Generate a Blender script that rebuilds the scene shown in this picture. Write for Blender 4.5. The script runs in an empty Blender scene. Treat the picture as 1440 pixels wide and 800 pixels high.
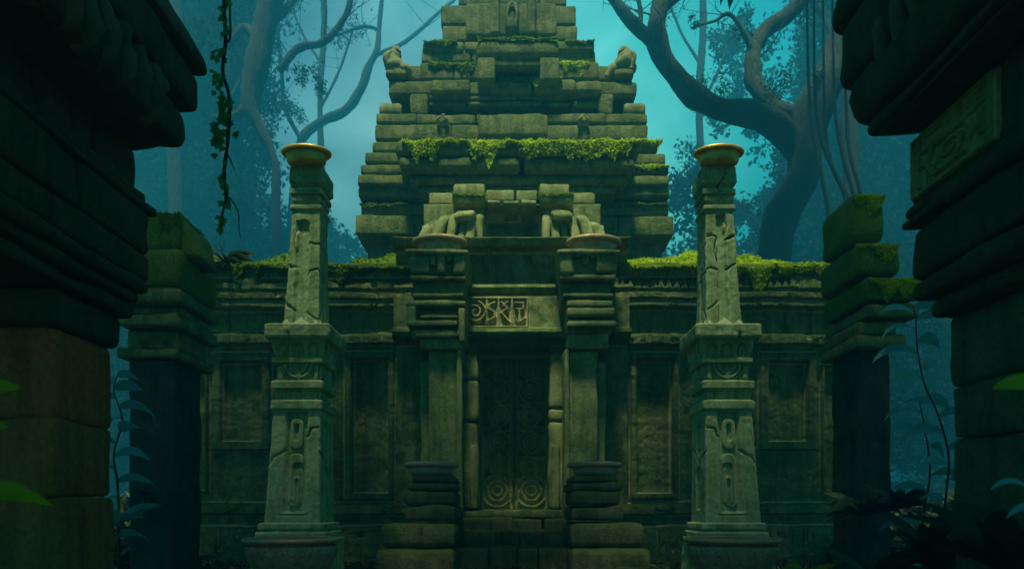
import bpy, math, random
import numpy as np
from math import radians as R, sin, cos, pi
random.seed(7)
rng = np.random.default_rng(11)
S = bpy.context.scene
COL = S.collection
F = 900.0          # focal length in pixels of the 1440 wide frame
EYE = 1.5
HZ = 715.0         # horizon row

def P(x, y, D):
    return np.array([(x - 720.0) / F * D, D, EYE + (HZ - y) / F * D])
def PX(x, D): return (x - 720.0) / F * D
def PZ(y, D): return EYE + (HZ - y) / F * D

# ------------------------------------------------------------------ noise
def _hash(ix, iy, iz, seed):
    n = (ix * 374761393 + iy * 668265263 + iz * 2147483647 + seed * 974711) & 0x7fffffff
    n = ((n ^ (n >> 13)) * 1274126177) & 0x7fffffff
    n = (n ^ (n >> 16)) & 0xffff
    return n / 65535.0 * 2 - 1
def vnoise(Pt, scale=1.0, seed=0):
    p = np.asarray(Pt, float) * scale
    i = np.floor(p).astype(np.int64); f = p - i; f = f * f * (3 - 2 * f)
    r = 0
    for dx in (0, 1):
        wx = f[..., 0] if dx else 1 - f[..., 0]
        for dy in (0, 1):
            wy = f[..., 1] if dy else 1 - f[..., 1]
            for dz in (0, 1):
                wz = f[..., 2] if dz else 1 - f[..., 2]
                r = r + wx * wy * wz * _hash(i[..., 0] + dx, i[..., 1] + dy, i[..., 2] + dz, seed)
    return r
def fbm(Pt, scale=1.0, seed=0, oc=3):
    a, r = 1.0, 0
    for k in range(oc):
        r = r + a * vnoise(Pt, scale * 2 ** k, seed + k); a *= 0.5
    return r
def sstep(a, b, x):
    t = np.clip((x - a) / (b - a), 0, 1); return t * t * (3 - 2 * t)

# ------------------------------------------------------------------ mesh collector
class MB:
    def __init__(s): s.v = []; s.q = []; s.t = []; s.n = 0
    def add(s, v, q=None, t=None):
        v = np.asarray(v, float).reshape(-1, 3)
        if q is not None and len(q): s.q.append(np.asarray(q, np.int64).reshape(-1, 4) + s.n)
        if t is not None and len(t): s.t.append(np.asarray(t, np.int64).reshape(-1, 3) + s.n)
        s.v.append(v); s.n += len(v)
    def grid(s, V, wrap=False, flip=False):
        a, b = V.shape[:2]
        idx = np.arange(a * b).reshape(a, b)
        if wrap: idx = np.concatenate([idx, idx[:, :1]], 1)
        q = np.stack([idx[:-1, :-1], idx[:-1, 1:], idx[1:, 1:], idx[1:, :-1]], -1).reshape(-1, 4)
        if flip: q = q[:, ::-1]
        s.add(V.reshape(-1, 3), q)
    def box(s, x0, x1, y0, y1, z0, z1, r=0.05, c=0.16, amp=0.02, fine=0.006, rot=None, taper=0.0, seed=3, warp=None):
        cx, cy, cz = (x0 + x1) / 2, (y0 + y1) / 2, (z0 + z1) / 2
        L = np.array([abs(x1 - x0), abs(y1 - y0), abs(z1 - z0)]); H = L / 2
        r = min(r, H.min() * 0.85)
        def co(k):
            h = H[k]; n = int(min(44, max(1, round((2 * h - 2 * r) / c))))
            inner = np.linspace(-h + r, h - r, n + 1)
            return np.concatenate([[-h, -h + .35 * r], inner, [h - .35 * r, h]])
        C = [co(0), co(1), co(2)]
        for ax in range(3):
            a, b = [(1, 2), (2, 0), (0, 1)][ax]
            A, B = np.meshgrid(C[a], C[b], indexing='ij')
            for sg in (-1, 1):
                p = np.zeros(A.shape + (3,)); p[..., a] = A; p[..., b] = B; p[..., ax] = sg * H[ax]
                inn = np.clip(p, -(H - r), H - r); d = p - inn
                nl = np.linalg.norm(d, axis=-1, keepdims=True); nrm = d / np.maximum(nl, 1e-9)
                p = inn + nrm * r
                if taper:
                    k = 1 - taper * (p[..., 2] / (2 * H[2]) + .5); p[..., 0] *= k; p[..., 1] *= k
                w = p + np.array([cx, cy, cz])
                dsp = amp * fbm(w, 1.3, seed) + fine * fbm(w, 7.0, seed + 9, 2)
                p = p + nrm * dsp[..., None]
                if rot is not None: p = p @ rot.T
                p = p + np.array([cx, cy, cz])
                if warp is not None: p = warp(p)
                s.grid(p, flip=(sg < 0))
    def tube(s, pts, rad, n=10, amp=0.0, seg=4, seed=5, ell=1.0, cap=True):
        pts = np.asarray(pts, float); rad = np.asarray(rad, float)
        # catmull rom
        Q = np.vstack([2 * pts[0] - pts[1], pts, 2 * pts[-1] - pts[-2]])
        o, ro = [], []
        for i in range(len(pts) - 1):
            p0, p1, p2, p3 = Q[i:i + 4]
            for k in range(seg):
                t = k / seg
                o.append(.5 * ((2 * p1) + (-p0 + p2) * t + (2 * p0 - 5 * p1 + 4 * p2 - p3) * t * t + (-p0 + 3 * p1 - 3 * p2 + p3) * t ** 3))
                ro.append(rad[i] * (1 - t) + rad[i + 1] * t)
        o.append(pts[-1]); ro.append(rad[-1]); o = np.array(o); ro = np.array(ro)
        T = np.gradient(o, axis=0); T /= np.maximum(np.linalg.norm(T, axis=1, keepdims=True), 1e-9)
        N = np.cross(T[0], [0.3, 1, 0.1]); N /= np.linalg.norm(N)
        rings = []
        th = np.linspace(0, 2 * pi, n, endpoint=False)
        for i in range(len(o)):
            N = N - T[i] * N.dot(T[i]); N /= max(np.linalg.norm(N), 1e-9)
            B = np.cross(T[i], N)
            d = np.outer(np.cos(th), N) + np.outer(np.sin(th), B) * ell
            rr = ro[i] * np.ones(n)
            base = o[i] + d * ro[i]
            if amp: rr = rr * (1 + amp * fbm(base, 1.6 / max(ro.max(), .05) * .35, seed))
            rings.append(o[i] + d * rr[:, None])
        V = np.array(rings)
        s.grid(V, wrap=True)
        if cap:
            for e, fl in ((0, 0), (-1, 1)):
                c = V[e].mean(0); vv = np.vstack([V[e], c]); k = np.arange(n)
                t = np.stack([k, (k + 1) % n, np.full(n, n)], 1)
                s.add(vv, t=t if fl else t[:, ::-1])
    def lathe(s, prof, cx, cy, n=48, hf=None, ry=1.0):
        prof = np.array(prof, float); th = np.linspace(0, 2 * pi, n, endpoint=False)
        r = prof[:, 0][:, None] * np.ones(n); z = prof[:, 1][:, None] * np.ones(n); TH = np.ones(len(prof))[:, None] * th
        if hf is not None: r = r + hf(TH, z)
        V = np.stack([cx + r * np.cos(TH), cy + ry * r * np.sin(TH), z], -1)
        s.grid(V, wrap=True)
    def leaves(s, C, size, rng, up=0.0, ratio=0.45, dirs=None, fold=0.15, flat=False):
        """pointed folded leaves: centres C (n,3)"""
        C = np.asarray(C, float); n = len(C)
        if n == 0: return
        sz = np.asarray(size) * np.ones(n)
        d = rng.normal(size=(n, 3)) if dirs is None else np.asarray(dirs, float)
        d[:, 2] += up; d /= np.linalg.norm(d, axis=1, keepdims=True)
        u = rng.normal(size=(n, 3))
        if flat: u = u * .35 + [0, -.45, 1.0]
        sd = np.cross(d, u); sd /= np.maximum(np.linalg.norm(sd, axis=1, keepdims=True), 1e-9)
        nn = np.cross(d, sd)
        L = sz[:, None]
        a = C - d * L * .5; b = C + d * L * .5
        m = C - d * L * .08 - nn * L * fold
        l = m + sd * L * ratio * .5 + nn * L * fold; r_ = m - sd * L * ratio * .5 + nn * L * fold
        V = np.stack([a, l, b, r_, m], 1).reshape(-1, 3)
        k = np.arange(n)[:, None] * 5
        T = np.concatenate([k + [0, 4, 1], k + [4, 2, 1], k + [0, 3, 4], k + [4, 3, 2]])
        s.add(V, t=T)
    def blade(s, base, tip_dir, L, w, droop=0.5, n=9, twist=0.0, cup=0.18):
        """arching leaf from base"""
        d = np.array(tip_dir, float); d /= np.linalg.norm(d)
        hor = np.array([d[0], d[1], 0]); hl = np.linalg.norm(hor)
        hor = hor / hl if hl > 1e-6 else np.array([1, 0, 0])
        side = np.cross(hor, [0, 0, 1]); side = side * cos(twist) + np.array([0, 0, 1]) * sin(twist)
        ang = math.atan2(d[2], hl); p = np.array(base, float); rows = []
        for i in range(n + 1):
            t = i / n
            a = ang - droop * t * 1.9
            dirv = hor * cos(a) + np.array([0, 0, 1]) * sin(a)
            nrm = -hor * sin(a) + np.array([0, 0, 1]) * cos(a)
            ww = w * (sin(pi * min(1, t ** .75 * .97 + .03)) ** .8) * .5 + .0015
            rows.append([p - side * ww + nrm * cup * ww, p.copy() - nrm * cup * ww * .5, p + side * ww + nrm * cup * ww])
            p = p + dirv * L / n
        s.grid(np.array(rows))
    def ring(s, hw, zs, cx, cy, nu=24, hf=None, lean=None, c=.02, amp=.004, seed=1):
        """square column: hw(z) half width; hf(face,u,z) inward depth, u in -1..1; faces 0 front(-y) 1 +x 2 back 3 -x"""
        zs = np.asarray(zs, float); hwv = np.interp(zs, hw[:, 0], hw[:, 1]) if isinstance(hw, np.ndarray) else np.array([hw(z) for z in zs])
        e = .93; u = np.concatenate([[-1 + .012], np.linspace(-e, e, nu), [1 - .012]])
        rows = []; cr = .035
        pts = []
        for f in range(4):
            if f == 0: x, y = u, -np.ones_like(u)
            if f == 1: x, y = np.ones_like(u), u
            if f == 2: x, y = -u, np.ones_like(u)
            if f == 3: x, y = -np.ones_like(u), -u
            k = np.maximum(0, (np.abs(u) - e) / (1 - e)) ** 2 * cr
            pts.append(np.stack([x * (1 - k), y * (1 - k), np.full_like(u, f), u], 1))
        pts = np.vstack(pts)
        Z, _ = np.meshgrid(zs, pts[:, 0], indexing='ij'); HW = hwv[:, None]
        H = np.zeros_like(Z)
        if hf is not None:
            for f in range(4):
                m = pts[:, 2] == f
                H[:, m] = hf(f, pts[m, 3][None, :] * np.ones_like(Z[:, m]), Z[:, m])
        base = np.stack([cx + pts[:, 0] * HW, cy + pts[:, 1] * HW, Z], -1)
        H = H + amp * fbm(base, 3.0, seed) * 1.5 + amp * fbm(base, 14.0, seed + 4, 2)
        sc = 1 - H / HW
        X = cx + pts[:, 0] * HW * sc; Y = cy + pts[:, 1] * HW * sc
        if lean is not None: X = X + lean(Z)
        V = np.stack([X, Y, Z], -1)
        s.grid(V, wrap=True)
        n = V.shape[1]
        for ei, fl in ((0, 1), (-1, 0)):
            cc = V[ei].mean(0); k = np.arange(n); t = np.stack([k, (k + 1) % n, np.full(n, n)], 1)
            s.add(np.vstack([V[ei], cc]), t=t[:, ::-1] if fl else t)
    def relief(s, xs, zs, yf, yback):
        """heightfield slab facing -y, closed to yback"""
        X, Z = np.meshgrid(xs, zs, indexing='ij'); Y = yf(X, Z)
        V = np.stack([X, Y, Z], -1)
        V = np.concatenate([V[:1], V, V[-1:]], 0); V[0, :, 1] = yback; V[-1, :, 1] = yback
        V = np.concatenate([V[:, :1], V, V[:, -1:]], 1); V[:, 0, 1] = yback; V[:, -1, 1] = yback
        s.grid(V, flip=False)
        a, b = V.shape[:2]
        q = [[0, 1, 2, 3]]; s.add([V[0, 0], V[0, -1], V[-1, -1], V[-1, 0]], q)

def build(name, mb, mat, parent=None, smooth=True):
    v = np.concatenate(mb.v) if mb.v else np.zeros((0, 3))
    off = np.zeros(3); p = parent
    while p is not None:
        off += np.array(p.location); p = p.parent
    v = v - off
    me = bpy.data.meshes.new(name)
    q = np.concatenate(mb.q) if mb.q else np.zeros((0, 4), np.int64)
    t = np.concatenate(mb.t) if mb.t else np.zeros((0, 3), np.int64)
    me.vertices.add(len(v)); me.vertices.foreach_set('co', v.astype(np.float32).ravel())
    nl = q.size + t.size
    me.loops.add(nl); me.loops.foreach_set('vertex_index', np.concatenate([q.ravel(), t.ravel()]).astype(np.int32))
    me.polygons.add(len(q) + len(t))
    st = np.concatenate([np.arange(len(q)) * 4, q.size + np.arange(len(t)) * 3]).astype(np.int32)
    me.polygons.foreach_set('loop_start', st)
    me.polygons.foreach_set('use_smooth', np.full(len(q) + len(t), smooth))
    me.update(calc_edges=True); me.validate()
    me.materials.append(mat)
    o = bpy.data.objects.new(name, me); COL.objects.link(o); o.parent = parent
    return o
def thing(name, label, cat, loc=(0, 0, 0), group=None):
    o = bpy.data.objects.new(name, None); COL.objects.link(o); o.location = loc; o.empty_display_size = .2
    o['label'] = label; o['category'] = cat
    if group: o['group'] = group
    bpy.context.view_layer.update()
    return o
def tag(o, label, cat=None, group=None, kind=None):
    if label: o['label'] = label
    if cat: o['category'] = cat
    if group: o['group'] = group
    if kind: o['kind'] = kind
    return o

# ------------------------------------------------------------------ materials
def newmat(name):
    m = bpy.data.materials.new(name); m.use_nodes = True
    nt = m.node_tree; b = nt.nodes['Principled BSDF']; return m, nt, b
def N(nt, typ, **k):
    n = nt.nodes.new(typ)
    for a, v in k.items(): setattr(n, a, v)
    return n
def ramp(nt, fac, stops):
    r = N(nt, 'ShaderNodeValToRGB'); e = r.color_ramp.elements
    while len(e) < len(stops): e.new(.5)
    for i, (p, c) in enumerate(stops):
        e[i].position = p; e[i].color = tuple(c) + (1,) if len(c) == 3 else c
    nt.links.new(fac, r.inputs[0]); return r
def noise(nt, vec, scale, detail=5, rough=.6, dist=0):
    n = N(nt, 'ShaderNodeTexNoise'); n.inputs['Scale'].default_value = scale; n.inputs['Detail'].default_value = detail
    n.inputs['Roughness'].default_value = rough; n.inputs['Distortion'].default_value = dist
    nt.links.new(vec, n.inputs['Vector']); return n.outputs['Fac']
def math_(nt, op, a, b=None, c=None, clamp=False):
    n = N(nt, 'ShaderNodeMath', operation=op, use_clamp=clamp)
    for i, v in enumerate((a, b, c)):
        if v is None: continue
        if isinstance(v, (int, float)): n.inputs[i].default_value = v
        else: nt.links.new(v, n.inputs[i])
    return n.outputs[0]
def mixc(nt, fac, a, b, mode='MIX'):
    n = N(nt, 'ShaderNodeMix', data_type='RGBA', blend_type=mode)
    for s, v in ((0, fac), (6, a), (7, b)):
        if isinstance(v, (int, float)): n.inputs[s].default_value = v
        elif isinstance(v, tuple): n.inputs[s].default_value = v + (1,)
        else: nt.links.new(v, n.inputs[s])
    return n.outputs[2]
def stone(name, c1, c2, c3, moss=.5, mosscol=((.025, .05, .008), (.08, .13, .018)), bump=.6, sc=1.0, rough=.85, wear=.8):
    m, nt, b = newmat(name)
    pos = N(nt, 'ShaderNodeNewGeometry').outputs['Position']
    big = noise(nt, pos, .55 * sc, 4); mid = noise(nt, pos, 2.6 * sc, 6, .65); fin = noise(nt, pos, 17 * sc, 5, .7)
    mp = N(nt, 'ShaderNodeMapping'); mp.inputs['Scale'].default_value = (4.5, 4.5, .45); nt.links.new(pos, mp.inputs[0])
    streak = noise(nt, mp.outputs[0], 1.2, 5, .6)
    col = ramp(nt, big, [(.3, c1), (.7, c2)]).outputs[0]
    col = mixc(nt, ramp(nt, mid, [(.42, (0, 0, 0)), (.62, (1, 1, 1))]).outputs[0], col, c3)
    col = mixc(nt, .75, col, ramp(nt, fin, [(.3, (.45, .45, .45)), (.55, (1, 1, 1)), (.75, (1.25, 1.25, 1.2))]).outputs[0], 'MULTIPLY')
    col = mixc(nt, .6, col, ramp(nt, streak, [(.36, (.38, .42, .34)), (.55, (1, 1, 1))]).outputs[0], 'MULTIPLY')
    # pits
    vo = N(nt, 'ShaderNodeTexVoronoi', feature='F1'); vo.inputs['Scale'].default_value = 9 * sc; nt.links.new(pos, vo.inputs['Vector'])
    pit = ramp(nt, vo.outputs['Distance'], [(.0, (0, 0, 0)), (.22, (1, 1, 1))]).outputs[0]
    # moss
    nz = N(nt, 'ShaderNodeSeparateXYZ'); g = N(nt, 'ShaderNodeNewGeometry'); nt.links.new(g.outputs['Normal'], nz.inputs[0])
    mm = math_(nt, 'MULTIPLY_ADD', nz.outputs[2], .55, math_(nt, 'MULTIPLY_ADD', mid, 1.1, math_(nt, 'MULTIPLY_ADD', big, 1.0, -1.5 + moss)))
    mm = math_(nt, 'MULTIPLY', mm, 4.0, clamp=True)
    mfin = noise(nt, pos, 30, 4, .7)
    mc = ramp(nt, mfin, [(.35, mosscol[0]), (.68, mosscol[1])]).outputs[0]
    col = mixc(nt, math_(nt, 'MULTIPLY', mm, .85), col, mc)
    pt = N(nt, 'ShaderNodeNewGeometry').outputs['Pointiness']
    ew = math_(nt, 'MULTIPLY', ramp(nt, pt, [(.506, (0, 0, 0)), (.55, (1, 1, 1))]).outputs[0], wear)
    col = mixc(nt, ew, col, (.52, .52, .34))
    nt.links.new(col, b.inputs['Base Color']); b.inputs['Roughness'].default_value = rough
    b.inputs['Specular IOR Level'].default_value = .3
    h = math_(nt, 'MULTIPLY_ADD', mid, .6, math_(nt, 'MULTIPLY', fin, .35))
    h = math_(nt, 'MULTIPLY_ADD', math_(nt, 'MULTIPLY', mfin, mm), .3, h)
    bp = N(nt, 'ShaderNodeBump'); bp.inputs['Strength'].default_value = bump; bp.inputs['Distance'].default_value = .05
    nt.links.new(h, bp.inputs['Height']); nt.links.new(bp.outputs[0], b.inputs['Normal'])
    return m
def leafmat(name, c1, c2, trans=.35, rough=.5, sc=3.0):
    m, nt, b = newmat(name)
    pos = N(nt, 'ShaderNodeNewGeometry').outputs['Position']
    f = noise(nt, pos, sc, 4, .7)
    col = ramp(nt, f, [(.34, c1), (.66, c2)]).outputs[0]
    nt.links.new(col, b.inputs['Base Color']); b.inputs['Roughness'].default_value = rough
    b.inputs['Specular IOR Level'].default_value = .25
    tr = N(nt, 'ShaderNodeBsdfTranslucent'); nt.links.new(col, tr.inputs[0])
    mx = N(nt, 'ShaderNodeMixShader'); mx.inputs[0].default_value = trans
    nt.links.new(b.outputs[0], mx.inputs[1]); nt.links.new(tr.outputs[0], mx.inputs[2])
    nt.links.new(mx.outputs[0], nt.nodes['Material Output'].inputs[0])
    return m
def metal(name, c1, c2, rough=.35, met=.9):
    m, nt, b = newmat(name)
    pos = N(nt, 'ShaderNodeNewGeometry').outputs['Position']
    f = noise(nt, pos, 6, 6, .7)
    nt.links.new(ramp(nt, f, [(.35, c1), (.62, c2)]).outputs[0], b.inputs['Base Color'])
    b.inputs['Metallic'].default_value = met
    nt.links.new(ramp(nt, f, [(.3, (rough + .25,) * 3), (.7, (rough,) * 3)]).outputs[0], b.inputs['Roughness'])
    bp = N(nt, 'ShaderNodeBump'); bp.inputs['Strength'].default_value = .15; bp.inputs['Distance'].default_value = .02
    nt.links.new(noise(nt, pos, 25, 3), bp.inputs['Height']); nt.links.new(bp.outputs[0], b.inputs['Normal'])
    return m
def bark(name, c1, c2):
    m, nt, b = newmat(name)
    pos = N(nt, 'ShaderNodeNewGeometry').outputs['Position']
    mp = N(nt, 'ShaderNodeMapping'); mp.inputs['Scale'].default_value = (3, 3, .6); nt.links.new(pos, mp.inputs[0])
    f = noise(nt, mp.outputs[0], 1.5, 6, .65, .6)
    nt.links.new(ramp(nt, f, [(.3, c1), (.7, c2)]).outputs[0], b.inputs['Base Color']); b.inputs['Roughness'].default_value = .9
    bp = N(nt, 'ShaderNodeBump'); bp.inputs['Strength'].default_value = 1.0; bp.inputs['Distance'].default_value = .3
    nt.links.new(f, bp.inputs['Height']); nt.links.new(bp.outputs[0], b.inputs['Normal'])
    return m

M_pillar = stone('pillar_stone', (.36, .49, .25), (.44, .54, .29), (.30, .43, .20), moss=.02, bump=.4)
M_tower = stone('tower_stone', (.16, .20, .07), (.25, .25, .09), (.13, .18, .05), moss=.50, wear=.3, bump=.9)
M_wall = stone('wall_stone', (.17, .25, .10), (.31, .30, .12), (.12, .20, .07), moss=.34)
M_porch = stone('porch_stone', (.30, .35, .15), (.40, .39, .17), (.20, .27, .10), moss=.20)
M_door = stone('door_stone', (.40, .42, .16), (.48, .44, .17), (.32, .34, .13), moss=.15, sc=2)
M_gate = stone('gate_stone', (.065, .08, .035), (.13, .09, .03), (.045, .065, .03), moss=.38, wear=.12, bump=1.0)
M_shaft = stone('gate_shaft_stone', (.62, .15, .03), (.30, .16, .05), (.44, .16, .03), moss=-.35, wear=.2, bump=1.0)
M_glyph = stone('gold_stone', (.34, .33, .14), (.42, .39, .16), (.30, .29, .12), moss=-.1)
M_moss = leafmat('moss', (.28, .42, .006), (.56, .72, .02), .45, .9, 2.2)
M_mossd = leafmat('dark_moss', (.09, .20, .008), (.22, .36, .02), .45, .9, 2.2)
M_gold = metal('bronze', (.66, .32, .05), (.90, .54, .14), .32, .45)
M_brass = metal('aged_bronze', (.36, .22, .10), (.60, .42, .22), .38, .2)
M_copper = metal('red_copper', (.60, .26, .18), (.75, .42, .32), .42, .15)
M_iron = metal('carved_bronze', (.62, .22, .13), (.75, .36, .22), .45, .1)
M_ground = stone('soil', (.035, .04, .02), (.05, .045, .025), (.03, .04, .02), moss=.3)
M_bark = bark('bark', (.010, .028, .020), (.035, .065, .038))
M_barkd = bark('dark_bark', (.012, .017, .012), (.03, .035, .02))
M_leaf = leafmat('leaf', (.03, .06, .02), (.07, .12, .04), .35, .45, 1.2)
M_leafivy = leafmat('ivy_leaf', (.06, .20, .03), (.14, .34, .06), .5, .5, 2)
M_leafb = leafmat('blue_leaf', (.07, .34, .40), (.14, .46, .48), .35, .4, 1.5)
M_leafy = leafmat('yellow_leaf', (.26, .36, .01), (.40, .48, .02), .4, .4, 2)
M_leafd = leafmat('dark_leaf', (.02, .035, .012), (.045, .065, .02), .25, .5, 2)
M_far = leafmat('far_leaf', (.012, .035, .022), (.022, .05, .03), .6, .9, .3)

# ------------------------------------------------------------------ 2-D relief helpers (pixel units)
def seg_d(x, y, ax, ay, bx, by):
    dx, dy = bx - ax, by - ay; t = np.clip(((x - ax) * dx + (y - ay) * dy) / (dx * dx + dy * dy + 1e-9), 0, 1)
    return np.hypot(x - ax - t * dx, y - ay - t * dy)
def poly_d(x, y, pts):
    d = 1e9
    for a, b in zip(pts[:-1], pts[1:]): d = np.minimum(d, seg_d(x, y, a[0], a[1], b[0], b[1]))
    return d
def line(x, y, pts, w, soft=.8): return 1 - sstep(w * .5, w * .5 + soft, poly_d(x, y, pts))
def rect(x, y, x0, x1, y0, y1, r=0, soft=.8):
    cx, cy = (x0 + x1) / 2, (y0 + y1) / 2
    dx = np.abs(x - cx) - (x1 - x0) / 2 + r; dy = np.abs(y - cy) - (y1 - y0) / 2 + r
    d = np.hypot(np.maximum(dx, 0), np.maximum(dy, 0)) + np.minimum(np.maximum(dx, dy), 0) - r
    return 1 - sstep(-soft, soft, d)
def arch(x, y, cx, w, y0, y1, soft=.8):
    """rounded top at y0, flat bottom y1"""
    return rect(x, y, cx - w / 2, cx + w / 2, y0, y1 + w, w / 2, soft) * (1 - sstep(y1 - soft, y1 + soft, y))
def circ(x, y, cx, cy, r0, w, soft=.7):
    return 1 - sstep(w * .5, w * .5 + soft, np.abs(np.hypot(x - cx, y - cy) - r0))
def spiral(cx, cy, r, turns=2, dirn=1, n=40, a0=0):
    return [(cx + r * (1 - t * .85) * cos(a0 + dirn * t * turns * 2 * pi), cy + r * (1 - t * .85) * sin(a0 + dirn * t * turns * 2 * pi)) for t in np.linspace(0, 1, n)]

# ------------------------------------------------------------------ moss blankets
def moss_blanket(name, parent, x0, x1, yf, yb, z, drop=.3, thick=.14, mat=None, seed=1, blades=500, bl=.075, droopv=None, ends=.25):
    """rolled over the front edge (y=yf) and hanging `drop`"""
    mb = MB(); mat = mat or M_moss
    nx = max(8, int((x1 - x0) / .06)); xs = np.linspace(x0, x1, nx)
    top = np.linspace(0, 1, 12); hang = np.linspace(0, 1, 12)[1:]
    def surf(xv, s):
        # s 0..1 top (back to front), 1..2 hanging
        q = np.stack([xv, np.zeros_like(xv), np.zeros_like(xv)], -1)
        edge = np.clip(np.minimum(xv - x0, x1 - xv) / ends, 0, 1) ** .5
        dl = drop * (.55 + .55 * fbm(q, 1.5, seed) + .35 * fbm(q, 6, seed + 3)) * edge
        if droopv is not None: dl = dl + droopv(xv)
        dl = np.maximum(dl, .03)
        th = 1.25 * thick * edge * (.75 + .6 * fbm(q, .9, seed + 7))
        tt = np.clip(s, 0, 1); hh = np.clip(s - 1, 0, 1)
        y = yb + (yf - yb) * tt - th * .28 * sstep(.75, 1.2, s) * (1 - .75 * hh ** 2)
        zz = z + th * np.sin(np.clip(tt * 1.15 + .12, 0, 1) * pi) ** .5 * (1 - hh * .3) - dl * hh - th * .25 * sstep(.8, 1, s)
        p = np.stack([xv, y, zz], -1)
        lump = fbm(p, 3.2, seed + 11) * .045 + fbm(p, 9, seed + 13, 2) * .022
        p[..., 2] += lump * (1 - hh); p[..., 1] -= lump * (.3 + .7 * hh)
        return p
    s_ = np.concatenate([top, 1 + hang])
    X, Sg = np.meshgrid(xs, s_, indexing='ij')
    mb.grid(surf(X, Sg), flip=True)
    n = int(blades * (x1 - x0))
    xr = rng.uniform(x0, x1, n); sr = rng.uniform(.15, 2.03, n) ** 1.0
    p = surf(xr, sr)
    d = rng.normal(size=(n, 3)) * .6; d[:, 2] += np.where(sr < 1.05, .25, -.75); d[:, 1] -= .5
    mb.leaves(p + d * bl * .25, rng.uniform(.5, 1.25, n) * bl, rng, dirs=d, ratio=.55, flat=True)
    return build(name, mb, mat, parent)

# ------------------------------------------------------------------ world, sun, camera
w = bpy.data.worlds.new("World"); S.world = w; w.use_nodes = True; nt = w.node_tree
bg = nt.nodes['Background']
SUN_EL, SUN_AZ = 71.0, 190.0   # azimuth: clockwise from +Y, so the sun stands behind the camera
sky = N(nt, 'ShaderNodeTexSky'); sky.sky_type = 'NISHITA'; sky.sun_disc = False
sky.sun_elevation = R(SUN_EL); sky.sun_rotation = R(SUN_AZ); sky.air_density = 1.6; sky.dust_density = 2.0; sky.ozone_density = 3
tc = N(nt, 'ShaderNodeTexCoord'); gen = tc.outputs['Generated']
def dotdir(v):
    n = N(nt, 'ShaderNodeVectorMath', operation='DOT_PRODUCT'); nt.links.new(gen, n.inputs[0]); l = np.linalg.norm(v); n.inputs[1].default_value = tuple(float(a / l) for a in v); return n.outputs['Value']
f1 = dotdir((-.02, 1, .50))
gl = ramp(nt, f1, [(.0, (.045, .13, .035)), (.5, (.032, .115, .06)), (.80, (.012, .12, .32)), (.895, (.015, .24, .58)), (.94, (.15, .85, .85)), (.975, (1.3, 2.5, 1.6)), (1.0, (2.5, 3.5, 2.1))]).outputs[0]
f2 = dotdir((.235, 1, .60))
gl2 = ramp(nt, f2, [(.955, (0, 0, 0)), (.994, (.0, 1.9, .9))]).outputs[0]
cl = noise(nt, gen, 4.2, 4, .5, .8)
cm = ramp(nt, cl, [(.36, (.42, .52, .60)), (.64, (1.35, 1.22, 1.2))]).outputs[0]
tint = mixc(nt, 1.0, mixc(nt, 1.0, gl, cm, 'MULTIPLY'), gl2, 'ADD')
nt.links.new(mixc(nt, 1.0, sky.outputs[0], tint, 'MULTIPLY'), bg.inputs[0])
bg.inputs[1].default_value = .075
sl = bpy.data.lights.new('sun', 'SUN'); sl.energy = 5.0; sl.angle = R(9); sl.color = (.97, 1.0, .60)
so = bpy.data.objects.new('sun', sl); COL.objects.link(so)
sd = np.array([sin(R(SUN_AZ)) * cos(R(SUN_EL)), cos(R(SUN_AZ)) * cos(R(SUN_EL)), sin(R(SUN_EL))])
import mathutils
so.rotation_euler = mathutils.Vector(sd).to_track_quat('Z', 'Y').to_euler(); so.location = (0, -5, 30)
cd = bpy.data.cameras.new('camera'); cam = bpy.data.objects.new('camera', cd); COL.objects.link(cam); S.camera = cam
cam.location = (0, 0, EYE); cam.rotation_euler = (R(90), 0, 0); cd.sensor_width = 36; cd.lens = 36 * F / 1440
cd.shift_y = (HZ - 400) / 1440; cd.clip_end = 1500; cd.clip_start = .05
cd.dof.use_dof = True; cd.dof.focus_distance = 12.0; cd.dof.aperture_fstop = 1.0
S.view_settings.view_transform = 'Standard'; S.view_settings.look = 'None'; S.view_settings.exposure = 1.0; S.view_settings.gamma = 1
S.cycles.use_denoising = True
S.cycles.max_bounces = 6; S.cycles.diffuse_bounces = 3; S.cycles.volume_bounces = 1; S.cycles.transparent_max_bounces = 8
S.cycles.sample_clamp_indirect = 5

# ------------------------------------------------------------------ ground and haze
mb = MB(); xs = np.concatenate([np.linspace(-200, -30, 12), np.linspace(-28, 28, 130), np.linspace(30, 200, 12)]); ys = np.concatenate([np.linspace(-190, -10, 12), np.linspace(-8, 45, 130), np.linspace(50, 200, 14)])
X, Y = np.meshgrid(xs, ys, indexing='ij'); Pg = np.stack([X, Y, X * 0], -1)
Pg[..., 2] = fbm(Pg, .8, 3) * .04 - .04
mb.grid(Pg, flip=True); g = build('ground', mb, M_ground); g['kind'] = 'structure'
mh, nth, _b = newmat('haze_air'); nth.nodes.remove(_b)
pv = N(nth, 'ShaderNodeVolumePrincipled'); pv.inputs['Color'].default_value = (.03, .37, .66, 1); pv.inputs['Density'].default_value = .0105; pv.inputs['Anisotropy'].default_value = .2
nth.links.new(pv.outputs[0], nth.nodes['Material Output'].inputs['Volume'])
mb = MB(); q = [[0, 3, 2, 1], [4, 5, 6, 7], [0, 1, 5, 4], [1, 2, 6, 5], [2, 3, 7, 6], [3, 0, 4, 7]]
mb.add([(-205, -195, -1.2), (205, -195, -1.2), (205, 205, -1.2), (-205, 205, -1.2), (-205, -195, 64), (205, -195, 64), (205, 205, 64), (-205, 205, 64)], q)
h = build('haze', mb, mh, smooth=False); h['kind'] = 'stuff'; h['label'] = 'pale blue green mist filling the air between the trees'

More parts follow.
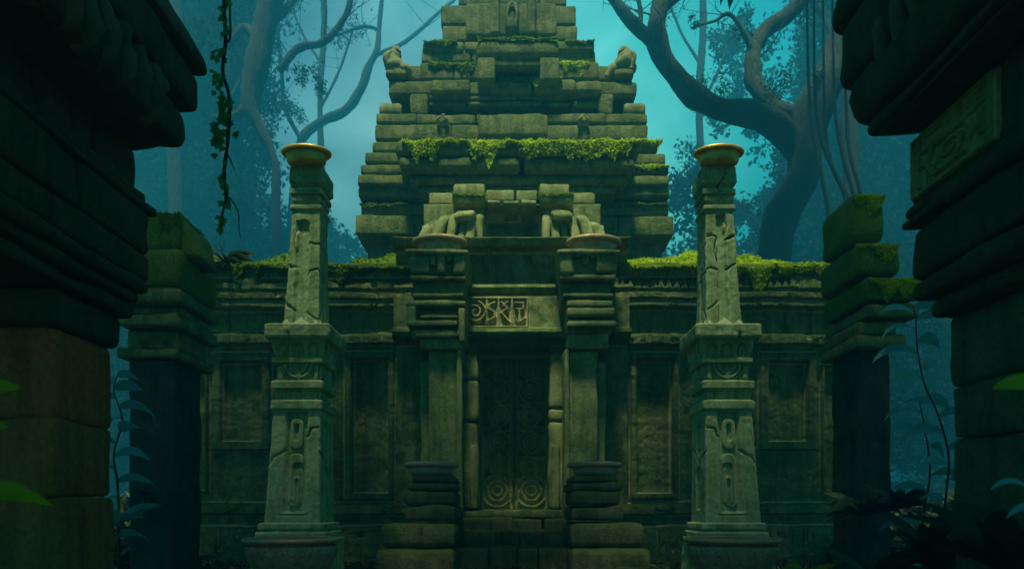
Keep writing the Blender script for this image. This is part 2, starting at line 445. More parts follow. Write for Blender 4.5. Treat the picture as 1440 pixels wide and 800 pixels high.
# ------------------------------------------------------------------ stepped tower
TW = thing('stepped_tower', 'tall stepped stone temple tower crowned with mossy tiers behind the porch', 'temple', (0, 24, 0))
def course(x0, x1, y0, y1, D, n, r=.09, back=None, mb=None, amp=.022, jit=.035, sag=.015, seed=0, mat=None, taper=0):
    """row of long stones; pixel extents at depth D, running back"""
    own = mb is None; mb = mb or MB(); back = back or (48 - D)
    rr = random.Random(int(x0 * 7 + y0 * 13 + seed))
    n = max(1, int(round(n * .72)))
    e = [x0] + sorted(x0 + (x1 - x0) * (i + rr.uniform(-.28, .28)) / n for i in range(1, n)) + [x1]
    for a, b in zip(e[:-1], e[1:]):
        dz = rr.uniform(-sag, sag) if n > 1 else 0; dy = rr.uniform(-jit, jit) if n > 1 else 0
        X0, X1 = PX(a, D) + .003, PX(b, D) - .003; r = min(r, .085)
        mb.box(X0, X1, D + dy, back, PZ(y1, D) + dz - .004, PZ(y0, D) + dz, r=r, c=.2, amp=amp, fine=.012, seed=rr.randint(0, 99), taper=0)
    return mb
mb = MB()
course(517, 932, 331, 378, 20.7, 9, mb=mb)
build('base_course', mb, M_tower, TW)
T1 = [(500, 948, 303, 330, 20.0, 8, .06), (507, 941, 284, 302, 20.25, 5, .16), (513, 934, 278, 283, 20.6, 4, .05), (503, 943, 262, 277, 20.1, 6, .16),
      (503, 942, 246, 261, 20.0, 5, .17), (506, 941, 231, 245, 20.15, 5, .16), (513, 937, 214, 230, 20.35, 6, .15), (524, 926, 198, 213, 20.6, 6, .14)]
mb = MB()
for a in T1[:3]: course(*a[:6], r=a[6], mb=mb)
build('lower_tier', mb, M_tower, TW)
mb = MB()
for a in T1[3:]: course(*a[:6], r=a[6], mb=mb)
build('middle_tier', mb, M_tower, TW)
# projecting slab in the middle with a broken notch
mb = MB(); D = 19.0
mb.box(PX(556, D), PX(900, D), D, 22, PZ(218, D), PZ(196, D), r=.16, amp=.03)
mb.box(PX(560, D), PX(731, D), D + .02, 22, PZ(236, D), PZ(219, D), r=.12, amp=.03, rot=None)
mb.box(PX(737, D), PX(893, D), D + .05, 22, PZ(236, D), PZ(219, D), r=.12, amp=.04)
mb.box(PX(572, D), PX(885, D), D + .35, 22, PZ(249, D), PZ(236, D) - .01, r=.09, amp=.03)
mb.box(PX(585, D), PX(640, D), D + .5, 22, PZ(259, D), PZ(249, D) - .01, r=.05); mb.box(PX(642, D), PX(800, D), D + .5, 22, PZ(259, D), PZ(249, D) - .01, r=.05); mb.box(PX(803, D), PX(870, D), D + .5, 22, PZ(259, D), PZ(249, D) - .01, r=.05)
sl_ = build('projecting_slab', mb, M_tower, TW)
mb = MB()
course(527, 912, 175, 197, 21.3, 5, r=.08, mb=mb); course(529, 911, 160, 174, 21.45, 7, r=.07, mb=mb, jit=.06)
course(672, 770, 161, 190, 20.9, 1, r=.06, mb=mb, back=23)
build('carved_band', mb, M_tower, TW)
def boss(mb, x, y, D, r):   # little crouching carved guardians
    c = P(x, y, D)
    mb.tube([c + [0, 0, -r], c + [0, -.05, 0], c + [0, -.1, r * .8], c + [.02, -.16, r * 1.3]], [r * .8, r, r * .75, r * .35], n=12, amp=.5, seed=int(x))
    mb.tube([c + [-r * .8, -.1, -r], c + [-r, -.2, -r * .1], c + [-r * .3, -.25, r * .3]], [r * .4, r * .35, r * .2], n=8, amp=.3, seed=2)
    mb.tube([c + [r * .8, -.1, -r], c + [r, -.2, -r * .1], c + [r * .3, -.25, r * .3]], [r * .4, r * .35, r * .2], n=8, amp=.3, seed=4)
for bx in (623, 820):
    mb = MB(); boss(mb, bx, 173, 21.4, .15); build('carved_guardian', mb, M_tower, TW)
# recessed band: posts, bars, drum stones
mb = MB(); course(552, 888, 135, 160, 22.3, 9, r=.05, mb=mb)
for k, (a, b, y0, y1, dd) in enumerate([(604, 655, 133, 139, 21.7), (657, 727, 134, 140, 21.6), (729, 764, 134, 140, 21.65), (766, 841, 133, 139, 21.7), (604, 655, 142, 149, 21.75), (657, 760, 142, 148, 21.6), (765, 802, 143, 149, 21.7), (805, 841, 142, 150, 21.6), (604, 841, 151, 154, 21.9)]):
    mb.box(PX(a, dd), PX(b, dd), dd, 23, PZ(y1, dd), PZ(y0, dd), r=.05, amp=.02)
for a, b in ((577, 601), (842, 862)): mb.box(PX(a, 21.5), PX(b, 21.5), 21.5, 23, PZ(161, 21.5), PZ(133, 21.5), r=.07, amp=.03)
build('recessed_band', mb, M_tower, TW)
for x0, x1 in ((531, 562), (880, 910)):
    mb = MB(); D = 21.4; zc = PZ(147, D); xa, xb = PX(x0, D), PX(x1, D); rr = .3
    mb.tube([(xa, D + .5, zc), (xa + .1, D + .5, zc), ((xa + xb) / 2, D + .5, zc), (xb - .1, D + .5, zc), (xb, D + .5, zc)], [rr * .8, rr, rr * .93, rr, rr * .8], n=20, amp=.12)
    build('drum_stone', mb, M_tower, TW)
mb = MB(); course(546, 896, 114, 134, 21.7, 8, r=.09, mb=mb)
for a, b, c_ in ((606, 661, 111), (687, 748, 112), (750, 809, 111), (811, 845, 113)): mb.box(PX(a, 21.4), PX(b, 21.4), 21.4, 23, PZ(130, 21.4), PZ(c_, 21.4), r=.1, amp=.04)
build('upper_ledge', mb, M_tower, TW)
mb = MB(); course(562, 872, 92, 114, 22.4, 7, r=.1, mb=mb); course(590, 842, 87, 112, 22.1, 5, r=.12, mb=mb)
build('upper_course', mb, M_tower, TW)
mb = MB(); course(592, 838, 70, 88, 22.5, 6, r=.1, mb=mb); course(594, 836, 57, 71, 22.4, 5, r=.14, mb=mb)
build('fourth_tier', mb, M_tower, TW)
mb = MB(); course(622, 812, 36, 58, 23.0, 4, r=.12, mb=mb); course(620, 810, 8, 36, 23.1, 4, r=.14, mb=mb)
course(655, 783, 4, 50, 22.5, 3, r=.1, mb=mb)
for a, b in ((690, 702), (741, 753)): mb.box(PX(a, 22.3), PX(b, 22.3), 22.3, 23, PZ(46, 22.3), PZ(-20, 22.3), r=.05)
build('fifth_tier', mb, M_tower, TW)
mb = MB(); D = 22.35; c = P(720, 20, D); mb.box(c[0] - .22, c[0] + .22, D, 23, c[2] - .55, c[2] + .5, r=.14, amp=.04)
mb.tube([c + [-.12, 0, -.4], c + [-.16, -.06, 0], c + [0, -.08, .35], c + [.16, -.06, 0], c + [.12, 0, -.4]], [.04] * 5, n=8); build('carved_tablet', mb, M_tower, TW)
mb = MB(); course(645, 796, -22, 8, 23.5, 4, r=.12, mb=mb); course(655, 786, -60, -23, 23.8, 3, r=.14, mb=mb); course(672, 770, -100, -61, 24.2, 3, r=.2, mb=mb, back=26)
build('crown_tier', mb, M_tower, TW)
# niche block
mb = MB(); D = 21.0
mb.box(PX(669, D), PX(788, D), D, 24, PZ(80, D), PZ(52, D), r=.2, amp=.03)
mb.box(PX(671, D), PX(696, D), D + .03, 24, PZ(112, D), PZ(79, D), r=.08, amp=.03); mb.box(PX(759, D), PX(787, D), D + .03, 24, PZ(112, D), PZ(79, D), r=.08, amp=.03)
mb.box(PX(692, D), PX(762, D), D + .1, 24, PZ(90, D), PZ(79, D), r=.05, amp=.02)
mb.box(PX(694, D), PX(760, D), D + 1.1, 24, PZ(110, D), PZ(88, D), r=.03); mb.box(PX(700, D), PX(752, D), D + .6, 24, PZ(112, D), PZ(101, D), r=.05)
build('niche_block', mb, M_tower, TW)
for sx, x in ((-1, 558), (1, 876)):
    mb = MB(); D = 21.8; c = P(x, 113, D)
    mb.box(c[0] - .33, c[0] + .33, D - .2, D + .6, c[2], c[2] + .25, r=.1, amp=.05)
    mb.tube([c + [0, .1, .1], c + [sx * .06, .1, .45], c + [sx * .1, .08, .75], c + [0, .02, .98], c + [-sx * .08, -.05, 1.04]], [.3, .36, .3, .2, .1], n=14, amp=.35, seed=int(x))
    mb.tube([c + [-sx * .5, .1, .12], c + [-sx * .3, .05, .35], c + [-sx * .05, 0, .55]], [.12, .2, .16], n=10, amp=.3, seed=8)
    mb.tube([c + [sx * .25, -.1, .3], c + [sx * .33, -.15, .7], c + [sx * .12, -.1, .9]], [.1, .12, .07], n=8, amp=.4, seed=9)
    build('perched_statue', mb, M_tower, TW)
# moss on the tower
moss_blanket('moss', TW, PX(566, 19), PX(899, 19), 18.98, 20.4, PZ(196, 19) - .02, drop=.62, thick=.28, seed=4, blades=1500, bl=.1,
             droopv=lambda x: .28 * np.exp(-((x - PX(800, 19)) / .35) ** 2) + .2 * np.exp(-((x - PX(672, 19)) / .5) ** 2))
moss_blanket('moss', TW, PX(893, 20.6), PX(931, 20.6), 20.55, 21.2, PZ(198, 20.6), drop=.16, thick=.12, seed=5, blades=1200)
moss_blanket('moss', TW, PX(893, 20.1), PX(941, 20.1), 20.12, 20.8, PZ(232, 20.1), drop=.15, thick=.1, seed=6, blades=1200)
moss_blanket('moss', TW, PX(506, 20.2), PX(575, 20.2), 20.2, 20.9, PZ(285, 20.2), drop=.16, thick=.08, seed=7, mat=M_mossd, blades=900)
moss_blanket('moss', TW, PX(850, 20.2), PX(938, 20.2), 20.2, 20.9, PZ(285, 20.2), drop=.14, thick=.08, seed=8, mat=M_mossd, blades=900)
moss_blanket('moss', TW, PX(602, 22.1), PX(668, 22.1), 22.08, 22.6, PZ(88, 22.1), drop=.3, thick=.1, seed=9, mat=M_mossd, blades=900)
moss_blanket('moss', TW, PX(787, 22.1), PX(828, 22.1), 22.08, 22.6, PZ(88, 22.1), drop=.4, thick=.1, seed=10, blades=900)
moss_blanket('moss', TW, PX(745, 21.4), PX(790, 21.4), 21.36, 22, PZ(111, 21.4), drop=.42, thick=.1, seed=11, blades=1500)
moss_blanket('moss', TW, PX(700, 21.4), PX(745, 21.4), 21.36, 22, PZ(111, 21.4), drop=.16, thick=.06, seed=12, mat=M_mossd, blades=900)
moss_blanket('moss', TW, PX(596, 22.4), PX(642, 22.4), 22.38, 22.8, PZ(57, 22.4), drop=.16, thick=.08, seed=13, mat=M_mossd, blades=900)
moss_blanket('moss', TW, PX(795, 22.4), PX(836, 22.4), 22.38, 22.8, PZ(57, 22.4), drop=.16, thick=.08, seed=14, mat=M_mossd, blades=900)
moss_blanket('moss', TW, PX(672, 21), PX(785, 21), 21.0, 22.4, PZ(53, 21), drop=.1, thick=.06, seed=15, mat=M_mossd, blades=900)

# ------------------------------------------------------------------ porch
PO = thing('temple_porch', 'shadowed stone entrance porch with carved door and two bowl topped piers', 'porch', (0, 16, 0))
# wall of the porch behind the piers with stepped mouldings, above the door
DB = 16.0
def porch_y(X, Z):
    x = 720 + X / DB * F; y = HZ - (Z - EYE) / DB * F
    o = np.zeros_like(X)
    prof = [(252, .2), (345, .2), (346, .75), (352, .78), (362, .7), (364, .35), (408, .3), (409, .5), (414, .55), (420, .5), (423, .3), (428, .62), (472, .62), (474, .85), (480, .88), (486, .8), (489, .5), (492, .4), (800, .3)]
    o = o + np.interp(y, [p[0] for p in prof], [p[1] for p in prof])
    joint = np.zeros_like(X)
    for jx in (688, 722, 748, 780): joint = np.maximum(joint, line(x, y, [(jx, 364), (jx + 3, 406)], 1.0))
    for jx in (700, 735, 770): joint = np.maximum(joint, line(x, y, [(jx, 290), (jx, 344)], .8))
    o = o - joint * .06 - .05 * rect(x, y, 690, 750, 305, 318, 3)
    # fretted glyph panel
    gp = rect(x, y, 653, 742, 430, 471, 1.5)
    st = np.maximum(line(x, y, [(654, 431), (741, 431), (741, 470), (654, 470), (654, 431)], 1.8), 0)
    st = np.maximum(st, line(x, y, spiral(670, 450, 15, 1.9, 1, 46, -1.2), 3.0))
    st = np.maximum(st, line(x, y, [(697, 437), (689, 440), (689, 446), (696, 450), (697, 457), (688, 462)], 2.4))
    st = np.maximum(st, line(x, y, [(702, 432), (702, 470)], 2.2)); st = np.maximum(st, line(x, y, [(720, 432), (720, 470)], 2.0))
    st = np.maximum(st, line(x, y, [(706, 437), (714, 445), (706, 451), (716, 463)], 2.0)); st = np.maximum(st, line(x, y, [(714, 436), (708, 442)], 1.8)); st = np.maximum(st, line(x, y, [(708, 464), (713, 456)], 1.8))
    st = np.maximum(st, line(x, y, [(724, 438), (735, 438), (735, 446), (726, 446)], 2.0)); st = np.maximum(st, line(x, y, [(730, 448), (730, 464), (737, 458)], 2.0)); st = np.maximum(st, line(x, y, [(724, 456), (727, 463)], 1.8))
    o = o + gp * (-.09 + .12 * st)
    # door opening
    op = rect(x, y, 672, 774, 494, 760, 1)
    o = o - op * .9
    P3 = np.stack([X, X * 0, Z], -1)
    return DB - o + .02 * fbm(P3, 2.5, 5)
mb = MB(); mb.relief(np.arange(PX(560, DB), PX(880, DB), .021), np.arange(0, PZ(351, DB), .021), porch_y, 18.0)
mb.relief(np.arange(PX(596, 17.4), PX(845, 17.4), .03), np.arange(PZ(362, 17.4), PZ(286, 17.4), .03), lambda X, Z: porch_y(X, Z) * 0 + 17.4 + .9 * rect(720 + X / 17.4 * F, HZ - (Z - EYE) / 17.4 * F, 682, 762, 291, 346, 2) + .015 * fbm(np.stack([X, X * 0, Z], -1), 3, 5), 19.5)
build('porch_wall', mb, M_wall, PO)
mb = MB()
def gpan(X, Z):
    x = 720 + X / DB * F; y = HZ - (Z - EYE) / DB * F
    st = line(x, y, [(654, 431.5), (741, 431.5), (741, 470), (654, 470), (654, 431.5)], 1.6)
    for s_ in ([*spiral(670, 450, 15, 1.9, 1, 46, -1.2)], [(697, 437), (689, 440), (689, 446), (696, 450), (697, 457), (688, 462)], [(702, 432), (702, 470)], [(720, 432), (720, 470)],
               [(706, 437), (714, 445), (706, 451), (716, 463)], [(714, 436), (708, 442)], [(724, 438), (735, 438), (735, 446), (726, 446)], [(730, 448), (730, 464), (737, 458)], [(686, 434), (686, 466)]):
        st = np.maximum(st, line(x, y, s_, 2.3))
    return DB - .60 - .09 * st + .008 * fbm(np.stack([X, X * 0, Z], -1), 6, 2)
mb.relief(np.arange(PX(653, DB), PX(742, DB), .013), np.arange(PZ(471.5, DB), PZ(430, DB), .013), gpan, DB - .3)
build('glyph_panel', mb, M_glyph, PO)
# jamb stones
for nm, xa, xb, rows in (('door_jamb', 650, 672, [(497, 534), (536, 592), (594, 716)]), ('door_jamb', 773, 801, [(497, 574), (576, 592), (594, 716)])):
    mb = MB()
    for i, (ya, yb) in enumerate(rows): mb.box(PX(xa + random.uniform(-1, 1), 15.4), PX(xb, 15.4), 15.35 + random.uniform(-.04, .04), 16.3, PZ(yb, 15.4), PZ(ya, 15.4), r=.07, amp=.03, c=.1)
    mb.box(PX(xa + 11 if xa < 700 else xa + 2, 15.25), PX(xb, 15.25) if xa < 700 else PX(xa + 14, 15.25), 15.22, 15.6, PZ(716, 15.25), PZ(625, 15.25), r=.05, amp=.02, c=.1)
    build(nm, mb, M_porch, PO)
# carved double door
DD = 16.55
def door_y(X, Z):
    x = np.abs(720 + X / DD * F - 723); y = HZ - (Z - EYE) / DD * F
    s_ = np.zeros_like(X)
    for cy, r in ((690, 22), (655, 13), (622, 15), (585, 14), (550, 15), (520, 13)):
        for k in (1.0, .62, .3): s_ = np.maximum(s_, circ(x, y, 24 if r > 20 else 22, cy, r * k, 2.6) * (1 if y is None else 1))
    for yy in (647, 640, 603, 568, 535): s_ = np.maximum(s_, line(x, y, [(3, yy), (14, yy + 3), (30, yy - 4), (45, yy)], 2.0))
    s_ = np.maximum(s_, line(x, y, [(3, 715), (8, 690), (24, 668), (44, 676)], 2.5)); s_ = np.maximum(s_, line(x, y, [(5, 500), (5, 715)], 1.5)); s_ = np.maximum(s_, line(x, y, [(45, 500), (45, 715)], 2))
    gap = 1 - sstep(.6, 1.6, x)
    return DD - .07 * s_ + .12 * gap + .012 * fbm(np.stack([X, X * 0, Z], -1), 5, 2)
mb = MB(); mb.relief(np.arange(PX(671, DD), PX(775, DD), .017), np.arange(PZ(719, DD), PZ(488, DD), .017), door_y, DD + .3)
build('carved_door', mb, M_door, PO)
mb = MB(); mb.box(PX(648, 15.3), PX(804, 15.3), 15.2, 17, PZ(728, 15.3), PZ(716.5, 15.3), r=.04, amp=.02); build('threshold', mb, M_wall, PO)
# piers
for sg in (-1, 1):
    mx = (lambda a: a) if sg < 0 else (lambda a: 1440 - a + 3)
    Dp = 14.6
    def bx(mb, a, b, y0, y1, dd=0.0, back=16.3, r=.06, amp=.025, c=.1, warp=None, Dp=Dp):
        xa, xb = sorted((PX(mx(a), Dp), PX(mx(b), Dp)))
        mb.box(xa, xb, Dp + dd, back, PZ(y1, Dp), PZ(y0, Dp), r=r, amp=amp, c=c, warp=warp, seed=random.randint(0, 99))
    mb = MB(); bx(mb, 601, 643, 490, 800 - 5, .25, r=.04); bx(mb, 641, 649, 488, 795, .12, r=.03); bx(mb, 586, 602, 500, 795, .6, r=.04)
    build('pier_shaft', mb, M_porch, PO)
    mb = MB()
    if sg < 0:
        bx(mb, 572, 586, 430, 459, -.1); bx(mb, 572, 655, 424, 431, -.06, r=.04); bx(mb, 586, 650, 437, 441, .1, r=.03); bx(mb, 590, 644, 443, 448, -.05, r=.03); bx(mb, 572, 644, 451, 460, -.1, r=.04)
        bx(mb, 644, 655, 433, 483, -.08); bx(mb, 583, 645, 464, 474, -.02, r=.04); bx(mb, 577, 654, 430, 474, .2, r=.03); bx(mb, 590, 650, 474, 489, .1)
    else:
        bx(mb, 581, 646, 423, 432, -.06, r=.04); bx(mb, 578, 646, 434, 446, -.1, r=.05); bx(mb, 582, 644, 448, 452, .04, r=.02); bx(mb, 577, 646, 453, 461, -.12, r=.04); bx(mb, 583, 645, 430, 466, .15, r=.03); bx(mb, 586, 645, 466, 489, .1)
    build('pier_capital', mb, M_porch, PO)
    mb = MB(); bx(mb, 583, 654, 380, 423, .1, r=.05); bx(mb, 578, 655, 388, 395, -.08, r=.04); bx(mb, 580, 652, 412, 418, -.02, r=.03)
    build('pier_neck', mb, M_wall, PO)
    mb = MB()
    def flare(p, zt=PZ(352, Dp), zb=PZ(388, Dp), xc=PX(mx(616), Dp)):
        k = 1 + .13 * np.clip((p[:, :, 2] - zb) / (zt - zb), 0, 1); q = p.copy(); q[..., 0] = xc + (p[..., 0] - xc) * k; q[..., 1] = 15.5 + (p[..., 1] - 15.5) * (1 + .5 * (k - 1)); return q
    for a, b, y1 in ((577, 606, 387), (607, 614, 375), (615, 626, 386), (628, 635, 372), (636, 655, 388)): bx(mb, a, b, 358, y1 + (0 if sg < 0 else random.randint(-9, 2)), -.12, r=.07, warp=flare)
    bx(mb, 578, 654, 357, 387, .0, r=.05, warp=flare); bx(mb, 576, 656, 355.5, 363, -.16, r=.06, warp=flare)
    cp = build('pier_top', mb, M_porch, PO)
    moss_blanket('moss', cp, min(PX(mx(574), Dp), PX(mx(655), Dp)), max(PX(mx(574), Dp), PX(mx(655), Dp)), Dp - .1, Dp + .7, PZ(357, Dp), drop=.12, thick=.07, seed=20 + sg, mat=M_mossd, blades=900, bl=.06)
# roof stones over the niche and coiled carvings
mb = MB(); Dn = 17.2
for a, b, y0, y1, dd in ((638, 681, 258, 275, 0), (683, 723, 259, 276, .3), (725, 757, 259, 276, .28), (759, 801, 257, 275, 0), (636, 682, 277, 288, -.2), (685, 704, 280, 287, 0), (707, 731, 280, 287, .03), (733, 755, 280, 288, 0), (760, 806, 277, 289, -.2), (600, 637, 262, 280, .3), (803, 840, 262, 280, .3)):
    mb.box(PX(a, Dn), PX(b, Dn), Dn + dd, 19.5, PZ(y1, Dn), PZ(y0, Dn), r=.06, amp=.03, c=.1, seed=a)
build('roof_stones', mb, M_porch, PO)
moss_blanket('moss', PO, PX(637, Dn), PX(684, Dn), Dn - .18, Dn + .5, PZ(277, Dn), drop=.1, thick=.07, seed=31, blades=900, mat=M_mossd)
moss_blanket('moss', PO, PX(760, Dn), PX(805, Dn), Dn - .18, Dn + .5, PZ(277, Dn), drop=.1, thick=.07, seed=32, blades=900, mat=M_mossd)
for sg in (-1, 1):
    mx = (lambda a: a) if sg < 0 else (lambda a: 1443 - a)
    mb = MB(); D = 16.4
    def pt(x, y, d=0): return P(mx(x), y, D + d)
    def fing(a, b_, y0, y1, dd, ln, r=.09):
        xa, xb = sorted((PX(mx(a), D), PX(mx(b_), D))); zt_, zb_ = PZ(y0, D), PZ(y1, D)
        def wp(p):
            q = p.copy(); t = np.clip((p[..., 2] - zb_) / (zt_ - zb_), 0, 1.1); q[..., 0] += (-sg) * ln * t ** 2; q[..., 1] += .12 * t ** 2; return q
        mb.box(xa, xb, D + dd, D + 1.3, zb_, zt_, r=r, amp=.05, c=.07, warp=wp, seed=a)
    fing(584, 605, 303, 342, .1, .3, .16); fing(603, 622, 293, 342, .12, .25, .16); fing(625, 641, 296, 342, 0, .12, .12); fing(637, 666, 292, 308, -.04, .05, .12); fing(642, 654, 303, 342, .12, .06, .1)
    fing(654, 667, 301, 342, .08, .04, .1); fing(668, 680, 294, 342, .12, .0, .1)
    fing(590, 676, 306, 352, .3, 0, .05)
    build('coiled_carving', mb, M_porch, PO)

# ------------------------------------------------------------------ long walls
def wall(x0, x1, label, seed, panels, teeth):
    D = 16.0; T = thing('temple_wall', label, 'wall', (PX((x0 + x1) / 2, D), D, 0), 'moulded walls flanking the porch')
    prof = [(378, .36), (379, .42), (387, .42), (388, .38), (399, .38), (400, .46), (415, .48), (416, .34), (420, .34), (421, .54), (429, .54), (430, .40), (435, .40), (436, .56), (441, .56), (443, .32), (470, .30), (474, .34), (479, .50), (490, .50), (492, .34), (500, .27), (508, .22), (706, .22), (709, .42), (722, .46), (724, .34), (738, .34), (741, .55), (800, .6)]
    yy, oo = [p[0] for p in prof], [p[1] for p in prof]
    def f(X, Z):
        x = 720 + X / D * F; y = HZ - (Z - EYE) / D * F
        P3 = np.stack([X, X * 0, Z], -1)
        y2 = y + 1.2 * vnoise(P3, .9, seed) + .5 * vnoise(P3, 4, seed)
        o = np.interp(y2, yy, oo)
        if teeth is not None:
            a, b = teeth; per = 10.6
            tri = np.abs(((x - a) / per) % 1 - .5) * 2
            m = (x > a) & (x < b) & (y2 > 401) & (y2 < 416)
            o = np.where(m & (tri > (y2 - 399) / 15.0), .26, o)
        else:
            m = (y2 > 402) & (y2 < 406 + 5 * vnoise(P3, 2.2, 9)); o = np.where(m, .28, o)
        for (a, b, c_, d_, dep, fr) in panels:
            o = o + rect(x, y, a - fr, b + fr, c_ - fr, d_ + fr, 0, .7) * .12 - rect(x, y, a, b, c_, d_, 0, .7) * (.12 + dep)
        # masonry joints
        for k, (j0, j1) in enumerate(((379, 400), (421, 430), (443, 470), (479, 491), (741, 800))):
            for i in range(9):
                jx = x0 + (x1 - x0) * ((i + .5 * ((k * 37) % 3) + .3 * sin(k * 9 + i * 5.1)) / 8.0)
                o = o - .07 * line(x, y, [(jx, j0), (jx + 1, j1)], .8, .7)
        chip = sstep(.45, .9, fbm(P3, 3.6, seed + 2)) * (o > .38)
        return D - o + .02 * fbm(P3, 2.2, seed + 5) + .008 * fbm(P3, 9, seed + 6, 2) + .06 * chip
    mb = MB(); mb.relief(np.arange(PX(x0, D), PX(x1, D), .024), np.arange(0.0, PZ(378, D), .022), f, 17.4)
    build('moulded_wall', mb, M_wall, T); return T
WL = wall(262, 584, 'moulded wall with hanging green moss and a leafy plant on its ledge', 3, [(318, 374, 512, 622, .06, 12), (402, 470, 520, 690, .1, 0), (498, 548, 508, 694, .18, 9), (276, 296, 520, 690, .06, 4)], None)
WR = wall(860, 1182, 'moulded wall with a toothed cornice and bright yellow green moss', 8, [(892, 942, 508, 694, .18, 8), (972, 1040, 520, 690, .1, 0), (1074, 1128, 512, 622, .06, 12), (1152, 1172, 520, 690, .06, 4)], (866, 1100))
moss_blanket('moss', WL, PX(268, 16), PX(584, 16), 15.56, 16.7, PZ(379, 16), drop=.24, thick=.27, seed=41, blades=1300, bl=.08, mat=M_mossd,
             droopv=lambda x: .55 * np.exp(-((x - PX(346, 16)) / .12) ** 2) + .4 * np.exp(-((x - PX(487, 16)) / .1) ** 2) + .3 * np.exp(-((x - PX(372, 16)) / .1) ** 2))
moss_blanket('moss', WR, PX(862, 16), PX(1176, 16), 15.56, 16.7, PZ(379, 16), drop=.2, thick=.30, seed=43, blades=1400, bl=.08,
             droopv=lambda x: .55 * np.exp(-((x - PX(1058, 16)) / .22) ** 2))
moss_blanket('moss', WL, PX(268, 15.7), PX(560, 15.7), 15.66, 16.1, PZ(708, 15.7), drop=.1, thick=.06, seed=45, blades=500, bl=.06, mat=M_mossd)
moss_blanket('moss', WR, PX(880, 15.7), PX(1180, 15.7), 15.66, 16.1, PZ(708, 15.7), drop=.1, thick=.06, seed=46, blades=500, bl=.06, mat=M_mossd)

# ------------------------------------------------------------------ corner piers between the walls and the gate
def corner(sg, label):
    mx = (lambda a: a) if sg > 0 else (lambda a: 1440 - a)
    D = 12.0; xi = 1215  # inner edge of the front face
    T = thing('corner_pier', label, 'pier', (PX(mx(1250), D), D + .6, 0), 'mossy corner piers beside the walls')
    def b(mb, a, bb, y0, y1, d0=0.0, d1=1.45, r=.08, amp=.04, warp=None):
        xa, xb = sorted((PX(mx(a), D), PX(mx(bb), D))); mb.box(xa, xb, D + d0, D + d1, PZ(y1, D), PZ(y0, D), r=r, amp=amp, c=.12, warp=warp, seed=random.randint(0, 99))
    if sg > 0:
        tops = [(1202, 1252, 264, 336, .1, 1.4, .16), (1206, 1267, 338, 386, 0, 1.5, .12), (1214, 1292, 390, 425, -.1, 1.6, .09)]
        mb = MB()
        for (a, bb, y0, y1, d0, d1, r) in tops: b(mb, a, bb, y0, y1, d0, d1, r, .05)
        st = build('stepped_top', mb, M_mosstone, T)
        for i, (a, bb, y0, y1, d0, d1, r) in enumerate(tops):
            moss_blanket('moss', st, PX(a + 4, D), PX(bb - 2, D), D + d0 + .02, D + d1 - .1, PZ(y0, D) - .06, drop=(.62, .36, .3)[i], thick=.12, seed=50 + i, blades=1500, bl=.06, mat=M_moss, droopv=(None if i < 2 else (lambda x: .25 * np.exp(-((x - PX(1243, D)) / .1) ** 2))))
        mb = MB(); b(mb, 1217, 1290, 427, 446, -.05, 1.6, .05); b(mb, 1212, 1268, 447, 470, .1, 1.4, .08); b(mb, 1208, 1276, 470, 486, .05, 1.5, .05)
        build('capital', mb, M_wall, T)
        mb = MB(); b(mb, 1218, 1262, 487, 832, .2, 1.3, .05); build('shaft', mb, M_shaded, T)
    else:
        mb = MB(); b(mb, 1190, 1240, 293, 350, .1, 1.3, .13, .06); b(mb, 1188, 1250, 349, 402, 0, 1.5, .12)
        def sl(p): q = p.copy(); t = np.clip((p[..., 2] - PZ(362, D)) / (PZ(302, D) - PZ(362, D)), 0, 1); q[..., 0] -= t * .28; return q
        b(mb, 1166, 1200, 304, 356, .2, 1.1, .1, .05, warp=sl)
        st = build('stepped_top', mb, M_mosstone, T)
        moss_blanket('moss', st, PX(mx(1238), D), PX(mx(1192), D), D + .12, D + 1.2, PZ(291, D) - .06, drop=.5, thick=.12, seed=55, blades=1200, bl=.06, mat=M_mossd)
        mb = MB(); b(mb, 1187, 1278, 404, 424, .0, 1.6, .06); b(mb, 1194, 1278, 425, 438, .2, 1.5, .05); b(mb, 1192, 1278, 438, 456, .05, 1.7, .05); b(mb, 1200, 1275, 457, 486, .3, 1.4, .06); b(mb, 1196, 1280, 487, 500, .1, 1.6, .05)
        build('capital', mb, M_wall, T)
        mb = MB(); b(mb, 1206, 1270, 501, 832, .25, 1.35, .05); build('shaft', mb, M_shaded, T)
    return T
M_mosstone = stone('mossy_stone', (.14, .20, .06), (.24, .26, .10), (.09, .15, .03), moss=.95, mosscol=((.05, .11, .01), (.16, .28, .02)), bump=1.2, wear=.2)
M_shaded = stone('shaded_stone', (.05, .075, .06), (.09, .10, .06), (.04, .06, .05), moss=.1)  # corner pier shafts: their shade is put into this darker stone colour
corner(1, 'corner pier topped by three stepped blocks thick with green moss')
corner(-1, 'corner pier with one squat mossy block and a slanting pale stone on top')

